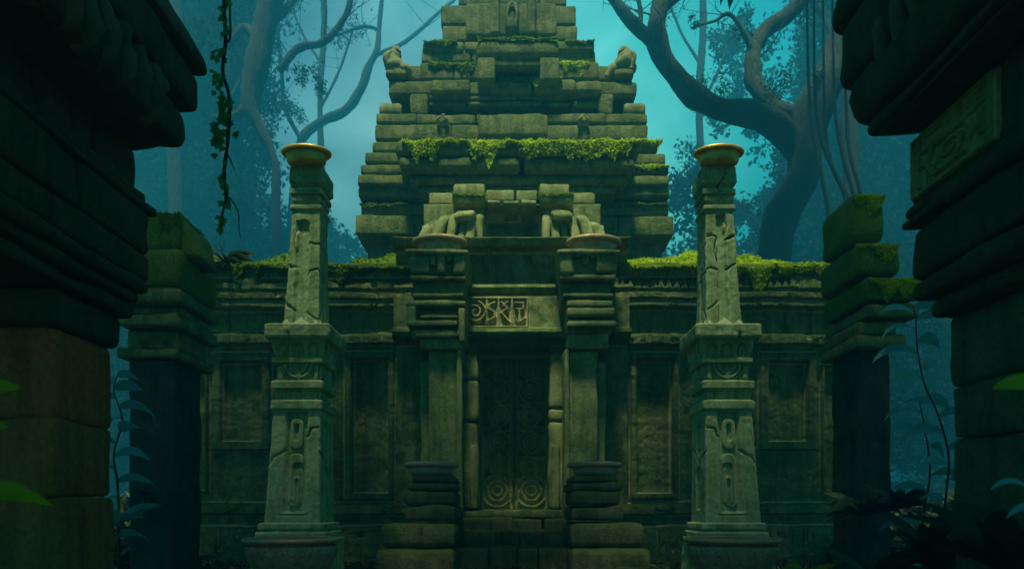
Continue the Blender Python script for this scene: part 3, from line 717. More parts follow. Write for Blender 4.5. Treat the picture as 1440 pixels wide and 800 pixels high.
# ------------------------------------------------------------------ free-standing pillars
def pillar(sg, label):
    D = 10.0; k = D / F
    cxp = 416.5 if sg < 0 else 1440 - 416.5 + 2
    x0 = PX(cxp, D); hwc = 46.5 * k
    cy = D + hwc
    T = thing('stone_pillar', label, 'pillar', (x0, cy, 0), 'cracked pillars carrying bronze bowls')
    def lean(Z): return -sg * (Z - PZ(455, D)) / (PZ(222, D) - PZ(455, D)) * 7.5 * k
    inner = 1 if sg < 0 else 3
    def prof(l): return np.array([(PZ(y, D), h * k) for y, h in l][::-1])
    def zsamp(l, st=.016):
        z0, z1 = PZ(l[0][0], D), PZ(l[-1][0], D); z = list(np.arange(min(z0, z1), max(z0, z1), st))
        for y, h in l: z.append(PZ(y, D))
        return np.unique(np.round(z, 4))
    def Y_(Z): return HZ - (Z - EYE) / D * F
    def mk(name, l, hf=None, nu=26, mat=None, st=.016, amp=.004, seed=1):
        mb = MB(); mb.ring(prof(l), zsamp(l, st), x0, cy, nu=nu, hf=hf, lean=lean, amp=amp, seed=seed + (0 if sg < 0 else 40)); return build(name, mb, mat or M_pillar, T)
    # cracks in face coordinates: u*hw px, y
    def hwpx(l): a = sorted(l); return lambda y: np.interp(y, [p[0] for p in a], [p[1] for p in a])
    cap = [(222, 24), (223.5, 25), (245, 25.5), (249, 22.5), (250, 20.8), (253, 20.8), (254, 23.6), (260, 23.6), (261, 19.8), (264, 19.8), (265, 21.6), (270, 21.2), (271, 18.6), (276, 18.6), (277, 22.4), (282.5, 22.4), (284, 20)]
    hc = hwpx(cap)
    def h_cap(f, u, Z):
        y = Y_(Z); x = u * hc(y)
        if f == 0: return .09 * line(x, y, ([(8, 220), (10, 234), (3, 244), (-2, 250), (1, 262)] if sg > 0 else [(-30, 241), (-18, 246)]), 1.3, 1.2)
        return 0 * x
    mk('capital', cap, h_cap)
    up = [(284, 20), (450, 25.5)]; hu = hwpx(up)
    def h_up(f, u, Z):
        y = Y_(Z); x = u * hu(y)
        if f == 0:
            xx = x * (1 if sg < 0 else 1)
            wob = 1.2 * np.sin(y * .13) + .8 * np.sin(y * .37)
            if sg < 0:
                h = .06 * rect(xx + wob * .6, y, -12 + (y - 300) * -.01, 6.5, 298, 470, 8, 1.0)
                cr = [[(-30, 362), (-20, 366), (-10, 365)], [(-30, 418), (-18, 424), (-9, 432)], [(6, 330), (14, 333), (30, 332)], [(6, 400), (3, 388), (9, 372), (20, 369), (30, 375)], [(5, 430), (18, 440), (30, 446)], [(7, 330), (5, 350), (7, 372)], [(-12, 300), (-16, 330), (-13, 364)]]
            else:
                h = .06 * rect(xx + wob * .6, y, -5 - (y - 300) * .02, 8, 290, 470, 3, 1.0)
                cr = [[(-30, 322), (-14, 319), (-4, 322)], [(8, 326), (16, 322), (30, 320)], [(-30, 372), (-16, 367), (-7, 370)], [(8, 370), (16, 364), (30, 358)], [(-30, 432), (-18, 425), (-6, 414)], [(-5, 322), (-9, 332), (-10, 345), (-5, 362)], [(7, 290), (10, 306), (7, 322)]]
            for c_ in cr: h = np.maximum(h, .065 * line(xx, y, c_, 1.3, 1.0))
            for c_ in cr[:2]: h = np.maximum(h, .10 * line(xx, y, [c_[0], c_[1]], 3.4, 1.6) * sstep(8, 20, np.abs(xx)))
            return h
        if f == inner:
            s_ = x if sg < 0 else -x
            h = .06 * rect(s_, y, -6, 6, 372, 452, 6, 1.0) + .05 * rect(s_, y, -5, 7, 300, 325, 4)
            for c_ in ([(-30, 330), (0, 338), (12, 358), (30, 376)], [(-30, 372), (-4, 374), (30, 386)], [(-30, 446), (-6, 420), (4, 380)], [(2, 338), (8, 372)]): h = np.maximum(h, .07 * line(s_, y, c_, 1.8, 1.2))
            return h
        return 0 * x
    mk('upper_shaft', up, h_up, nu=52, st=.012, amp=.0035)
    # jagged crown collar
    mb = MB(); hz = 27 * k
    zb, zt = PZ(455, D), PZ(446, D)
    for f in range(4):
        n = 41; u = np.linspace(-1, 1, n); tri = 1 - np.abs(((u * 1.5 + .5) % 1) - .5) * 2
        tri = np.interp(u, [-1, -.8, -.52, 0, .52, .8, 1], [0, 1, 0, 1.45, 0, 1, 0]); zz = PZ(451, D) + tri * 7.5 * k
        rows = []
        for (hh, lv) in ((hz, 0), (hz, 1), (hz - .035, 1), (hz - .09, .8)):
            z = zb - .01 if lv == 0 else zz * 1.0 - (0.0 if lv == 1 else .03)
            a = u * hh; b_ = np.full(n, hh)
            x, y = [(a, -b_), (b_, a), (-a, b_), (-b_, -a)][f]
            rows.append(np.stack([x0 + x + lean(zz), cy + y, z * np.ones(n)], 1))
        mb.grid(np.array(rows))
    mb.box(x0 - hz + .06, x0 + hz - .06, cy - hz + .06, cy + hz - .06, zb - .005, zb + .06, r=.02, amp=0)
    build('jagged_collar', mb, M_pillar, T)
    ab = [(454, 45), (455.5, 46.5), (471, 46.5), (474, 45)]; ha = hwpx(ab)
    def h_ab(f, u, Z):
        y = Y_(Z); x = u * ha(y)
        if f == 0: return .05 * line(x, y, ([(-12, 452), (-14, 462), (-11, 476)] if sg < 0 else [(10, 452), (12, 463), (17, 470), (16, 478)]), 1.2 if sg < 0 else 2.4, 1.0)
        return 0 * x
    mk('abacus', ab, h_ab, amp=.007)
    nk = [(474, 39), (480, 38), (490, 35.5), (499, 33), (500, 36.5), (506, 36.5), (508, 32), (531, 31.5), (533, 36), (534, 37), (543, 37), (545, 33), (559, 32.5), (561, 36), (562, 37), (572, 37), (575, 34)]; hn = hwpx(nk)
    def h_nk(f, u, Z):
        y = Y_(Z); x = u * hn(y); h = 0 * x
        g = (y > 475) & (y < 499); a = 0 * x
        for c_ in (-23, 0, 23): a = np.maximum(a, arch(x, y, c_, 17, 479, 500)); a = a - .55 * arch(x, y, c_, 9, 484, 500) * (np.abs(x - c_) < 7)
        h = h + np.where(g, .05 * a, 0)
        sw = np.maximum(circ(x, y, 0, 508, 19, 3.2), circ(x, y, 0, 509, 12, 2.4)); sw = np.maximum(sw, rect(x, y, -29, -23, 511, 530, 2)); sw = np.maximum(sw, rect(x, y, 23, 29, 511, 530, 2)); sw = np.maximum(sw, rect(x, y, -4, 4, 522, 530, 2))
        h = h + np.where((y > 508) & (y < 531), .045 * (1 - sw), 0)
        bl = rect(x, y, -16, -4, 548, 557, 1) + rect(x, y, 14, 27, 548, 557, 1) + rect(x, y, -32, -24, 548, 557, 1)
        h = h + np.where((y > 546) & (y < 559), .04 * (1 - bl), 0)
        return h
    mk('carved_neck', nk, h_nk, nu=44, amp=.004, st=.012)
    lo = [(575, 33.5), (735, 39.5)]; hl = hwpx(lo)
    def h_lo(f, u, Z):
        y = Y_(Z); x = u * hl(y)
        if f in (0, 2):
            s_ = x if sg < 0 else -x
            h = .07 * rect(s_, y, -15, 17, 577, 720, 2)
            top = rect(s_, y, -9, 11, 586, 630, 9); h = h - .055 * top + .05 * rect(s_, y, -3, 4, 594, 618, 3)
            h = h - .05 * rect(s_, y, -8, 13, 636, 712, 8) + .03 * rect(s_, y, -3, 13, 650, 712, 6); h = h - .03 * arch(s_, y, 4, 9, 668, 706) + .04 * arch(s_, y, 4, 4.5, 673, 706)
            h = h + .02 * line(s_, y, [(-17, 724), (20, 724)], 1.2)
            h = h - .035 * rect(s_, y, -20, -15, 640, 716, 2)
            for c_ in ([(14, 615), (20, 610), (22, 600), (40, 598)], [(-44, 655), (-36, 652), (-30, 640), (-20, 636), (-14, 630)]): h = np.maximum(h, .06 * line(s_, y, c_, 1.8, 1.2))
            return np.maximum(h, 0)
        s_ = x if (sg < 0) else -x
        h = .06 * rect(s_, y, -10, 10, 588, 636, 9) - .045 * rect(s_, y, -4, 4, 596, 628, 4)
        h = h + .06 * arch(s_, y, 0, 20, 652, 716) - .03 * arch(s_, y, 0, 9, 664, 716)
        h = np.maximum(h, .06 * line(s_, y, [(-40, 632), (-14, 640), (0, 650), (14, 632), (40, 622)], 1.8, 1.2))
        return np.maximum(h, 0)
    mk('lower_shaft', lo, h_lo, nu=52, st=.012, amp=.0035)
    bs = [(735, 43), (736, 45.5), (744, 46), (745, 43.5), (747, 43.5), (748, 47.5), (757, 48), (758, 52), (HZ + EYE / D * F, 54)]
    mk('plinth', bs, None, nu=20, st=.05, amp=.012)
    return T
pillar(-1, 'tapered cracked stone pillar with a round topped groove, beside the leafy walled ledge')
pillar(1, 'tapered cracked stone pillar with a split top block, near the big forked tree')

# ------------------------------------------------------------------ bowls
def bowl(name, x, y, D, rpx, hpx, mat, label, cat='bowl', group='shallow bronze bowls', carved=False, dy=0.0, zbase=None, ry=1.0):
    r = rpx * D / F; hgt = hpx * D / F; cx = PX(x, D); cyy = D + dy; zt = PZ(y, D); zb = zt - hgt
    if zbase is not None: zt = PZ(y, D - r * ry); zb = zbase; hgt = zt - zb
    T = thing(name, label, cat, (cx, cyy, zb), group)
    th = r * .05
    pr = [(.0001, zb), (r * .62, zb), (r * .66, zb + hgt * .03), (r * .74, zb + hgt * .12), (r * .79, zb + hgt * .26), (r * .80, zb + hgt * .40), (r * .79, zb + hgt * .52), (r * .82, zb + hgt * .60)]
    if carved: pr = [(.0001, zb), (r * .42, zb), (r * .46, zb + hgt * .05)] + [(r * (.46 + .46 * sin(t * pi / 2)), zb + hgt * (.05 + .78 * t ** 1.15)) for t in np.linspace(.04, 1, 44)]
    last = pr[-1]
    inner = [(r * .80, zt - hgt * .25), (r * .62, zt - hgt * .6), (r * .3, zt - hgt * .8), (.0001, zt - hgt * .84)]
    mb = MB()
    def hf(TH, Z):
        if not carved: return 0 * Z
        t = (Z - zb) / hgt; a = ((TH / (2 * pi) * 11) % 1 - .5) * 2 * .5; yy = t * 1.0
        s_ = 0 * Z
        ax = np.abs(a)
        for cx_, cy_, r_ in ((.30, .62, .15), (.16, .40, .13), (.36, .30, .1)):
            d = np.hypot((ax - cx_) * .95, yy - cy_); s_ = np.maximum(s_, 1 - sstep(.02, .045, np.abs(d - r_))); s_ = np.maximum(s_, 1 - sstep(.02, .045, np.abs(d - r_ * .45)))
        s_ = np.maximum(s_, 1 - sstep(.03, .055, np.abs(np.hypot(a * 1.8, (yy - .55)) - .2)))
        return s_ * r * .03 * (t > .08) * (t < .8) * (Z < zt - hgt * .18) * 1.0
    mb.lathe(pr, cx, cyy, n=420 if carved else 56, hf=hf, ry=ry); o = build('basin', mb, mat, T)
    mb = MB(); rr = r * .10 if not carved else r * .05
    rim = []
    z0 = zt - rr * 1.1
    for a in np.linspace(-.75 * pi, 1.2 * pi, 14): rim.append((r - rr + rr * cos(a) * 1.15, z0 + rr * sin(a)))
    if not carved: rim = [(r * .80, zb + hgt * .56), (r * .84, zb + hgt * .60)] + rim
    mb.lathe(rim, cx, cyy, n=56 if not carved else 96, ry=ry); build('rim', mb, mat, T)
    mb = MB(); mb.lathe([(r * .9, z0)] + inner, cx, cyy, n=48, ry=ry); build('inner_bowl', mb, mat, T)
    return T
hw = 46.5 * 10 / F
for x, lab in ((431, 'golden bronze bowl on the pillar with the round topped groove'), (1011, 'golden bronze bowl on the pillar with the split top block')):
    bowl('bronze_bowl', x, 200, 10.24, 34.5, 22, M_gold, lab, zbase=PZ(222, 10), ry=.62)
for x, lab in ((618.5, 'brown metal bowl on the porch pier with the square fret carving'), (834.5, 'brown metal bowl on the porch pier next to the toothed cornice')):
    bowl('bronze_bowl', x, 327, 14.82, 38.5, 23, M_brass, lab, zbase=PZ(356, 14.6), ry=.62)
for x, lab in ((607, 'reddish metal bowl on the slab stack under the square fret carving'), (836, 'reddish metal bowl on the slab stack on the toothed cornice side')):
    bowl('bronze_bowl', x, 647, 13.75, 38, 21, M_copper, lab, zbase=PZ(668.5, 13.2) + .01)
for x, lab, gr in ((411, 'large dark bowl with scrollwork before the pillar with the round topped groove', 0), (1029, 'large dark bowl with scrollwork before the pillar with the split top block', 0)):
    D = 8.6; bowl('carved_bowl', x, 755, D, 66, 66, M_iron, lab, group='large carved bowls at the pillar feet', carved=True, dy=.0)
    zt = PZ(755 + 66, D); T = thing('bowl_pedestal', 'squat stone pedestal under ' + ('the carved bowl by the grooved pillar' if x < 700 else 'the carved bowl by the split topped pillar'), 'pedestal', (PX(x, D), D, 0), 'pedestals under the carved bowls')
    mb = MB(); c_ = PX(x, D); mb.box(c_ - .38, c_ + .38, D - .38, D + .38, -.05, zt - .02, r=.05); build('block', mb, M_wall, T)
    mb = MB(); mb.box(c_ - .46, c_ + .46, D - .46, D + .46, zt - .12, zt + .003, r=.03, amp=.003, fine=.001); build('top_slab', mb, M_wall, T)

M_step = stone('step_stone', (.09, .13, .06), (.17, .17, .08), (.07, .11, .05), moss=.3, bump=.9)
# ------------------------------------------------------------------ slab stacks and steps
for sg in (-1, 1):
    mx = (lambda a: a) if sg < 0 else (lambda a: 1443 - a)
    T = thing('slab_stack', 'stepped stack of worn stone slabs at the stair, ' + ('fret carving side' if sg < 0 else 'toothed cornice side'), 'pedestal', (PX(mx(605), 13.2), 13.8, 0), 'slab stacks flanking the stair')
    lv = [(577, 638, 668.5, 678, 0, .05), (571, 641, 679, 689, -.05, .05), (569, 640, 690, 711, -.12, .09), (567, 641, 712, 732, -.2, .08), (536, 641, 736, 770, -.5, .12), (528, 640, 772, 806, -.9, .12)]
    for i, (a, b, y0, y1, dd, r) in enumerate(lv):
        D = 13.2 + dd; mb = MB(); jx = random.uniform(-1.5, 1.5)
        if i < 4 and i != 5: rot = mathutils.Euler((0, 0, random.uniform(-.03, .03))).to_matrix()
        else: rot = mathutils.Euler((0, 0, 0)).to_matrix()
        xa, xb = sorted((PX(mx(a) + jx, D), PX(mx(b) + jx, D)))
        mb.box(xa, xb, D, 14.75 if i > 3 else 14.55, PZ(y1, D) if i < 5 else -.06, PZ(y0, D), r=r, amp=.03, c=.1, rot=np.array(rot), seed=i * 3 + sg)
        build('slab', mb, M_step, T)
ST = thing('stone_stair', 'dark worn stone steps leading to the carved door', 'steps', (0, 14, 0))
for i, (y0, y1, D, n) in enumerate(((728, 744, 14.9, 4), (745, 768, 14.3, 5), (769, 800, 13.5, 4))):
    mb = MB(); e = np.linspace(642, 801, n + 1) + np.array([0] + [random.uniform(-9, 9) for _ in range(n - 1)] + [0])
    for a, b in zip(e[:-1], e[1:]): mb.box(PX(a, D) + .004, PX(b, D) - .004, D + random.uniform(-.04, .04), 15.3, -.06, PZ(y0, D) + random.uniform(-.03, .01), r=.06, amp=.03, c=.1, seed=i)
    build('step', mb, M_step, ST)

# ------------------------------------------------------------------ foreground gate piers
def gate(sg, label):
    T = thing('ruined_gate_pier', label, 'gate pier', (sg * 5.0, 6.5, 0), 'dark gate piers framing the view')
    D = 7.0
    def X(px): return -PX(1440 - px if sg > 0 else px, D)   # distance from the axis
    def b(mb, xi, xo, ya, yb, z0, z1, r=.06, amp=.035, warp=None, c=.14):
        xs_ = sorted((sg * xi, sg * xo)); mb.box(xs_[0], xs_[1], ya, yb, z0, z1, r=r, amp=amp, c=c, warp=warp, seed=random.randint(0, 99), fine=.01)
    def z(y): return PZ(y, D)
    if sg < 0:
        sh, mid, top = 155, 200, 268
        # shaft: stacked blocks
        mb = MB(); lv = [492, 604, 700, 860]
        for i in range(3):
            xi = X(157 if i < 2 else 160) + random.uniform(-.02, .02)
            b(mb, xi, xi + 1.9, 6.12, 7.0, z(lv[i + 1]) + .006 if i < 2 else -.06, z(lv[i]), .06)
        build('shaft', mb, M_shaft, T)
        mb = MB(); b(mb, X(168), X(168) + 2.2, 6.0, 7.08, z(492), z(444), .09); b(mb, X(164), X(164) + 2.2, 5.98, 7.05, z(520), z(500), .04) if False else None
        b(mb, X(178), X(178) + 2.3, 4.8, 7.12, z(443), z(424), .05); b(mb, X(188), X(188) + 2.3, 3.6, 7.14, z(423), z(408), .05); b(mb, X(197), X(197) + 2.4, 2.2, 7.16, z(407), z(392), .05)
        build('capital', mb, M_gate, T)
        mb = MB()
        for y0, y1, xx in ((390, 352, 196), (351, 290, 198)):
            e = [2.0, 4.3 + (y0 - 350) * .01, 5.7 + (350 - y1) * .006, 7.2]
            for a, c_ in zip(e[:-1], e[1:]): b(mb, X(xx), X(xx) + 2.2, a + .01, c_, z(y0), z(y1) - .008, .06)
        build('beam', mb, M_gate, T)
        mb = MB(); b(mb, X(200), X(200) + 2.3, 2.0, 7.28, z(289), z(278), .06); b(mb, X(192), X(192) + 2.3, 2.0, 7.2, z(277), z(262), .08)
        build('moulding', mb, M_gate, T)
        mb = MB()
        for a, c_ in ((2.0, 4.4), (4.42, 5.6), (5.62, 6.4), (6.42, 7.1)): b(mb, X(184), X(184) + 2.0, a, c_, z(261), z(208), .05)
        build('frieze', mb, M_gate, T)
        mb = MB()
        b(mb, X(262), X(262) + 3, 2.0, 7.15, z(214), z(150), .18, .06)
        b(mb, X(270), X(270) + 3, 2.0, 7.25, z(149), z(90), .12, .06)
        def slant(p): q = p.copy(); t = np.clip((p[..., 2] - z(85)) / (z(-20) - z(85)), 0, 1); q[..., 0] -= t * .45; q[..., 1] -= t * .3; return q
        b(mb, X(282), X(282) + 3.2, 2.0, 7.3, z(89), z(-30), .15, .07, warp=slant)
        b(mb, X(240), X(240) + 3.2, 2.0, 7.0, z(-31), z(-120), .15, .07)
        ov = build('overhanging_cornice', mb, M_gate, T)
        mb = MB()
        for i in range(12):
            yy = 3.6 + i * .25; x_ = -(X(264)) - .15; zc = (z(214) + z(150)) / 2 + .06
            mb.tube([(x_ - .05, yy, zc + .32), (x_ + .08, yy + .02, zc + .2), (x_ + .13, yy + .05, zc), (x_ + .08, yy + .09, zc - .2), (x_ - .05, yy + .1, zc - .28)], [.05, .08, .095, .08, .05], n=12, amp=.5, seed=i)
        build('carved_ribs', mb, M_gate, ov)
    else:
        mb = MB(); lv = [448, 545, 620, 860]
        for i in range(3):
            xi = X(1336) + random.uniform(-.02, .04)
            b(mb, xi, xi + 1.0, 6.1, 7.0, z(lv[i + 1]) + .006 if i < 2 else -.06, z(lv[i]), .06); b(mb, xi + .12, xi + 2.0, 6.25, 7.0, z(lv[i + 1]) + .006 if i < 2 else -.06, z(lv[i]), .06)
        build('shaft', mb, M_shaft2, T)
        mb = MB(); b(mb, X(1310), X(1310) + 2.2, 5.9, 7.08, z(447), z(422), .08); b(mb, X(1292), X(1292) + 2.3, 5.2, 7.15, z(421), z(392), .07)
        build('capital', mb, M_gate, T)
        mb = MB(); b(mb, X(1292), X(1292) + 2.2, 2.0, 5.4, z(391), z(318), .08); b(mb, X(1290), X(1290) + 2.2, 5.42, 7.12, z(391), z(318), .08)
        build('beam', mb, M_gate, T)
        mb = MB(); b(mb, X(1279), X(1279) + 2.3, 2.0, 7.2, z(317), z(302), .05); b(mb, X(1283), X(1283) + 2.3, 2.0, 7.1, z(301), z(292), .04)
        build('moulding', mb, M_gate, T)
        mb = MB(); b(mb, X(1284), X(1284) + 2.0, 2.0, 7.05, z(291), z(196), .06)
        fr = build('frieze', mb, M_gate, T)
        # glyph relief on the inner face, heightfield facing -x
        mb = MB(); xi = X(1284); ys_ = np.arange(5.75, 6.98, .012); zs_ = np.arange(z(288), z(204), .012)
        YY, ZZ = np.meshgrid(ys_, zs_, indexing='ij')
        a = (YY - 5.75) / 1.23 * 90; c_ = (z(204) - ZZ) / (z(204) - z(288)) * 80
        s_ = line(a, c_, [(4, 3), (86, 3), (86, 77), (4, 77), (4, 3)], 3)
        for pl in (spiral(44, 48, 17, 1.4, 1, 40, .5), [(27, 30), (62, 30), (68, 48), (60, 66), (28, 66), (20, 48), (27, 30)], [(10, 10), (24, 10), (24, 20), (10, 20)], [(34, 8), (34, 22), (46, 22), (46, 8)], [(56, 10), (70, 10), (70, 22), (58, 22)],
                   [(12, 34), (12, 60)], [(78, 30), (78, 44), (72, 44)], [(78, 52), (78, 68)], [(8, 27), (80, 27)], [(76, 10), (82, 20)]): s_ = np.maximum(s_, line(a, c_, pl, 4, 1.5))
        XX = xi - .02 - .05 * s_; V = np.stack([XX, YY, ZZ], -1); V = np.concatenate([V[:1], V, V[-1:]], 0); V[0, :, 0] = xi + .1; V[-1, :, 0] = xi + .1
        V = np.concatenate([V[:, :1], V, V[:, -1:]], 1); V[:, 0, 0] = xi + .1; V[:, -1, 0] = xi + .1
        mb.grid(V, flip=True); build('glyph_panel', mb, M_porch, fr)
        mb = MB()
        b(mb, X(1222), X(1222) + 3, 2.0, 7.0, z(190), z(176), .08, .04); b(mb, X(1205), X(1205) + 3, 2.0, 7.2, z(175), z(110), .16, .06)
        b(mb, X(1196), X(1196) + 3, 2.0, 7.25, z(109), z(20), .12, .06); b(mb, X(1190), X(1190) + 3, 2.0, 7.3, z(19), z(-120), .15, .07)
        b(mb, X(1230), X(1230) + 3, 2.0, 6.9, z(197), z(190.5), .03, .02)
        ov = build('overhanging_cornice', mb, M_gate, T)
        mb = MB()
        for i in range(9):
            yy = 4.2 + i * .28; x_ = X(1203) + .12; zc = z(90)
            mb.tube([(x_ + .05, yy, zc + .45), (x_ - .08, yy + .03, zc + .2), (x_ - .12, yy + .05, zc), (x_ - .08, yy + .09, zc - .25), (x_ + .05, yy + .1, zc - .36)], [.04, .07, .09, .07, .04], n=9, amp=.15, seed=i)
        build('carved_ribs', mb, M_gate, ov)
    return T
M_shaft2 = stone('gate_shaft_stone_dark', (.10, .13, .07), (.17, .15, .06), (.08, .11, .05), moss=.25)
gate(-1, 'dark overhanging gate pier with a rust tinted block shaft')
gate(1, 'dark overhanging gate pier with a carved glyph panel')

# ------------------------------------------------------------------ trees
def tree(name, label, limbs, D0, leafs=None, mat=None, lmat=None, cat='tree', group=None, amp=.18, nseg=14, lsize=.22):
    base = P(limbs[0][0][0], 0, D0); T = thing(name, label, cat, (base[0], D0, 0), group)
    for i, l in enumerate(limbs):
        mb = MB(); pts = [P(a[0], a[1], D0 + (a[3] if len(a) > 3 else 0)) for a in l]; rad = [a[2] * D0 / F / 2 for a in l]
        if i == 0: pts = [np.array([pts[0][0], pts[0][1], -.3])] + pts; rad = [rad[0] * 1.5] + rad
        mb.tube(pts, rad, n=nseg, amp=amp, seed=i + int(D0), seg=6)
        if i > 0 and rad[-1] > .015:
            rt = random.Random(i * 31 + int(D0))
            for q_ in range(4):
                t = rt.uniform(.45, 1) * (len(pts) - 1); k = min(int(t), len(pts) - 2); p = pts[k] * (1 - (t - k)) + pts[k + 1] * (t - k)
                dv = pts[k + 1] - pts[k]; dv = dv / np.linalg.norm(dv); L = rt.uniform(1.6, 4.2) * D0 / 36
                for _k in range(1):
                    o1 = dv * .5 + np.array([rt.uniform(-1, 1), rt.uniform(-1, 1), rt.uniform(-.5, .8)]); o1 /= np.linalg.norm(o1)
                    o2 = o1 + np.array([rt.uniform(-.6, .6), rt.uniform(-.6, .6), rt.uniform(-.5, .6)])
                    a1 = p + o1 * L * .5; a2 = a1 + o2 * L * .4
                    r0 = min(rad[k] * .22, .07)
                    mb.tube([p, a1, a2], [r0, r0 * .6, r0 * .2], n=6, amp=.2, seg=4)
                    o3 = o1 + np.array([rt.uniform(-.9, .9), rt.uniform(-.9, .9), rt.uniform(-.8, .6)]); mb.tube([a1, a1 + o3 * L * .25, a1 + o3 * L * .4 + [0, 0, -.1]], [r0 * .5, r0 * .3, r0 * .12], n=5, seg=3)
        if i == 0: tr = build('trunk', mb, mat or M_bark, T)
        else: build('limb', mb, mat or M_bark, T)
    if leafs:
        mb = MB()
        for (x, y, r, n, dd) in leafs:
            c = P(x, y, D0 + dd); rr = r * D0 / F
            sub = rng.normal(size=(max(3, n // 60), 3)) * rr * .55 + c
            k = rng.integers(0, len(sub), n)
            mb.leaves(sub[k] + rng.normal(size=(n, 3)) * rr * .28, rng.uniform(.6, 1.3, n) * lsize, rng, up=-.2)
        build('foliage', mb, lmat or M_leaf, T)
    return T
tree('forked_tree', 'massive twisting tree with two great limbs, behind the toothed cornice wall',
     [[(1084, 420, 50), (1090, 350, 46), (1100, 300, 46), (1128, 250, 44), (1133, 205, 44), (1146, 150, 50), (1172, 90, 38), (1192, 30, 40), (1208, -30, 42), (1222, -90, 38)],
      [(1133, 222, 34, 0), (1104, 190, 38, 0), (1066, 164, 34, -1), (1015, 154, 30, -2), (968, 128, 28, -2.5), (935, 88, 26, -3), (922, 50, 26, -3), (928, 10, 24, -2.5), (940, -40, 20, -2)],
      [(924, 60, 20, -3), (898, 42, 16, -3.4), (876, 18, 14, -3.6), (856, -12, 12, -3.6), (840, -40, 9, -3.6)],
      [(900, 42, 7, -3.4), (901, 20, 6, -3.2), (896, -10, 5, -3)],
      [(1128, 160, 20, 1), (1090, 150, 24, 2), (1062, 118, 26, 3), (1058, 80, 26, 3.5), (1075, 45, 24, 4), (1115, 15, 24, 4), (1150, -30, 24, 4)],
      [(1060, 78, 10, 3.3), (1045, 45, 7, 3), (1025, 20, 6, 3), (1005, 30, 4, 3), (975, 38, 3, 3)],
      [(928, 15, 12, -2.5), (955, -5, 10, -2), (985, -30, 9, -2)],
      [(1190, 60, 20, 0), (1225, 10, 18, 1), (1250, -60, 16, 2)]],
     43.0, leafs=[(975, 33, 10, 140, 3), (1010, 120, 22, 500, 3), (1040, 60, 20, 260, 4), (1085, 140, 24, 400, 0), (1150, 110, 10, 100, -1)], lmat=M_far)
tree('jungle_tree', 'slim blue grey forked tree rising behind the grooved pillar',
     [[(389, 420, 15), (389, 340, 14), (388, 260, 13), (386, 225, 12), (366, 180, 14), (352, 150, 24), (362, 90, 30), (374, 30, 34), (384, -40, 36)],
      [(352, 150, 20, 0), (335, 162, 14, 0), (312, 168, 11, 1), (285, 160, 9, 1)],
      [(392, 100, 10, 0), (410, 78, 11, 0), (425, 66, 10, 0), (450, 62, 9, 0), (470, 46, 9, 0), (488, 18, 8, 0), (497, -20, 7, 0)],
      [(366, 60, 14, 0), (345, 40, 12, 1), (322, 62, 10, 1), (302, 80, 9, 2)],
      [(376, 40, 12, 0), (405, 10, 10, 1), (430, -30, 9, 1)]],
     64.0, leafs=[(430, 108, 16, 420, 0), (452, 118, 9, 160, 0), (310, 30, 22, 500, 2)], mat=M_barkd, lmat=M_far, lsize=.32)
tree('jungle_tree', 'faint arching pale tree in the mist close to the stepped tower',
     [[(408, 420, 12), (410, 300, 11), (418, 235, 11), (425, 195, 12), (455, 170, 12), (488, 154, 13), (508, 125, 12), (518, 95, 11), (530, 72, 9), (533, 40, 7), (538, -10, 6)],
      [(526, 78, 6, 0), (560, 65, 6, 0), (588, 45, 5, 0), (615, 20, 4, 0), (640, 0, 4, 1)],
      [(425, 200, 7, 0), (400, 150, 6, 1), (396, 90, 5, 1), (388, 30, 5, 1)],
      [(533, 42, 5, 0), (510, 38, 4, 0), (475, 50, 4, 0)]],
     88.0, mat=M_barkd, leafs=[(410, 160, 14, 260, 0)], lmat=M_far, lsize=.4)
for i, (x, D, wd, lab) in enumerate(((245, 62, 22, 'dark straight trunk in the gloom behind the squat mossy block'), (318, 74, 16, 'faint straight trunk behind the hanging vine'), (452, 92, 10, 'thin misty trunk between grooved pillar and tower'),
                                (1196, 54, 26, 'dark straight trunk behind the three mossy stepped blocks'), (1308, 60, 24, 'dark trunk seen through the gap by the glyph panel pier'), (985, 86, 12, 'thin misty trunk right of the stepped tower'))):
    tree('forest_tree', lab, [[(x, 420, wd), (x + 3, 300, wd * .9), (x - 2, 150, wd * .8), (x + 4, 30, wd * .8), (x, -60, wd * .7)], [(x, 150, wd * .4), (x + 25, 100, wd * .35, 1), (x + 45, 40, wd * .3, 2)], [(x, 90, wd * .4), (x - 25, 50, wd * .3, 1), (x - 50, -10, wd * .3, 2)]],
         D, leafs=[(x + 40, 45, 24, 350, 2), (x - 45, 0, 28, 350, 2)], mat=M_barkd, lmat=M_far, group='straight trunks in the mist', lsize=.48)
# distant woods, a readable mass
mb = MB()
def clump(x, y, D, r, n, ls):
    c = P(x, y, D); sub = rng.normal(size=(max(4, n // 50), 3)) * [r, r * .6, r] * .6 + c; k = rng.integers(0, len(sub), n)
    mb.leaves(sub[k] + rng.normal(size=(n, 3)) * r * .2, rng.uniform(.6, 1.4, n) * ls, rng, up=-.2, ratio=.6)
rr = random.Random(5)
for side, xs_ in ((-1, (150, 350)), (1, (1150, 1420))):
    for i in range(95):
        clump(rr.uniform(*xs_), rr.uniform(-30, 470), rr.uniform(72, 98), rr.uniform(3.4, 5.4), 1300, .62)
    for i in range(50):
        clump(rr.uniform(*xs_), rr.uniform(400, 740), rr.uniform(52, 66), rr.uniform(2.2, 3.4), 1300, .46)
for i in range(26): clump(rr.uniform(940, 1160), rr.uniform(235, 400), rr.uniform(66, 84), rr.uniform(2.0, 3.4), 520, .6)
for i in range(12): clump(rr.uniform(1000, 1180), rr.uniform(60, 230), rr.uniform(84, 100), rr.uniform(2.4, 4.0), 360, .75)
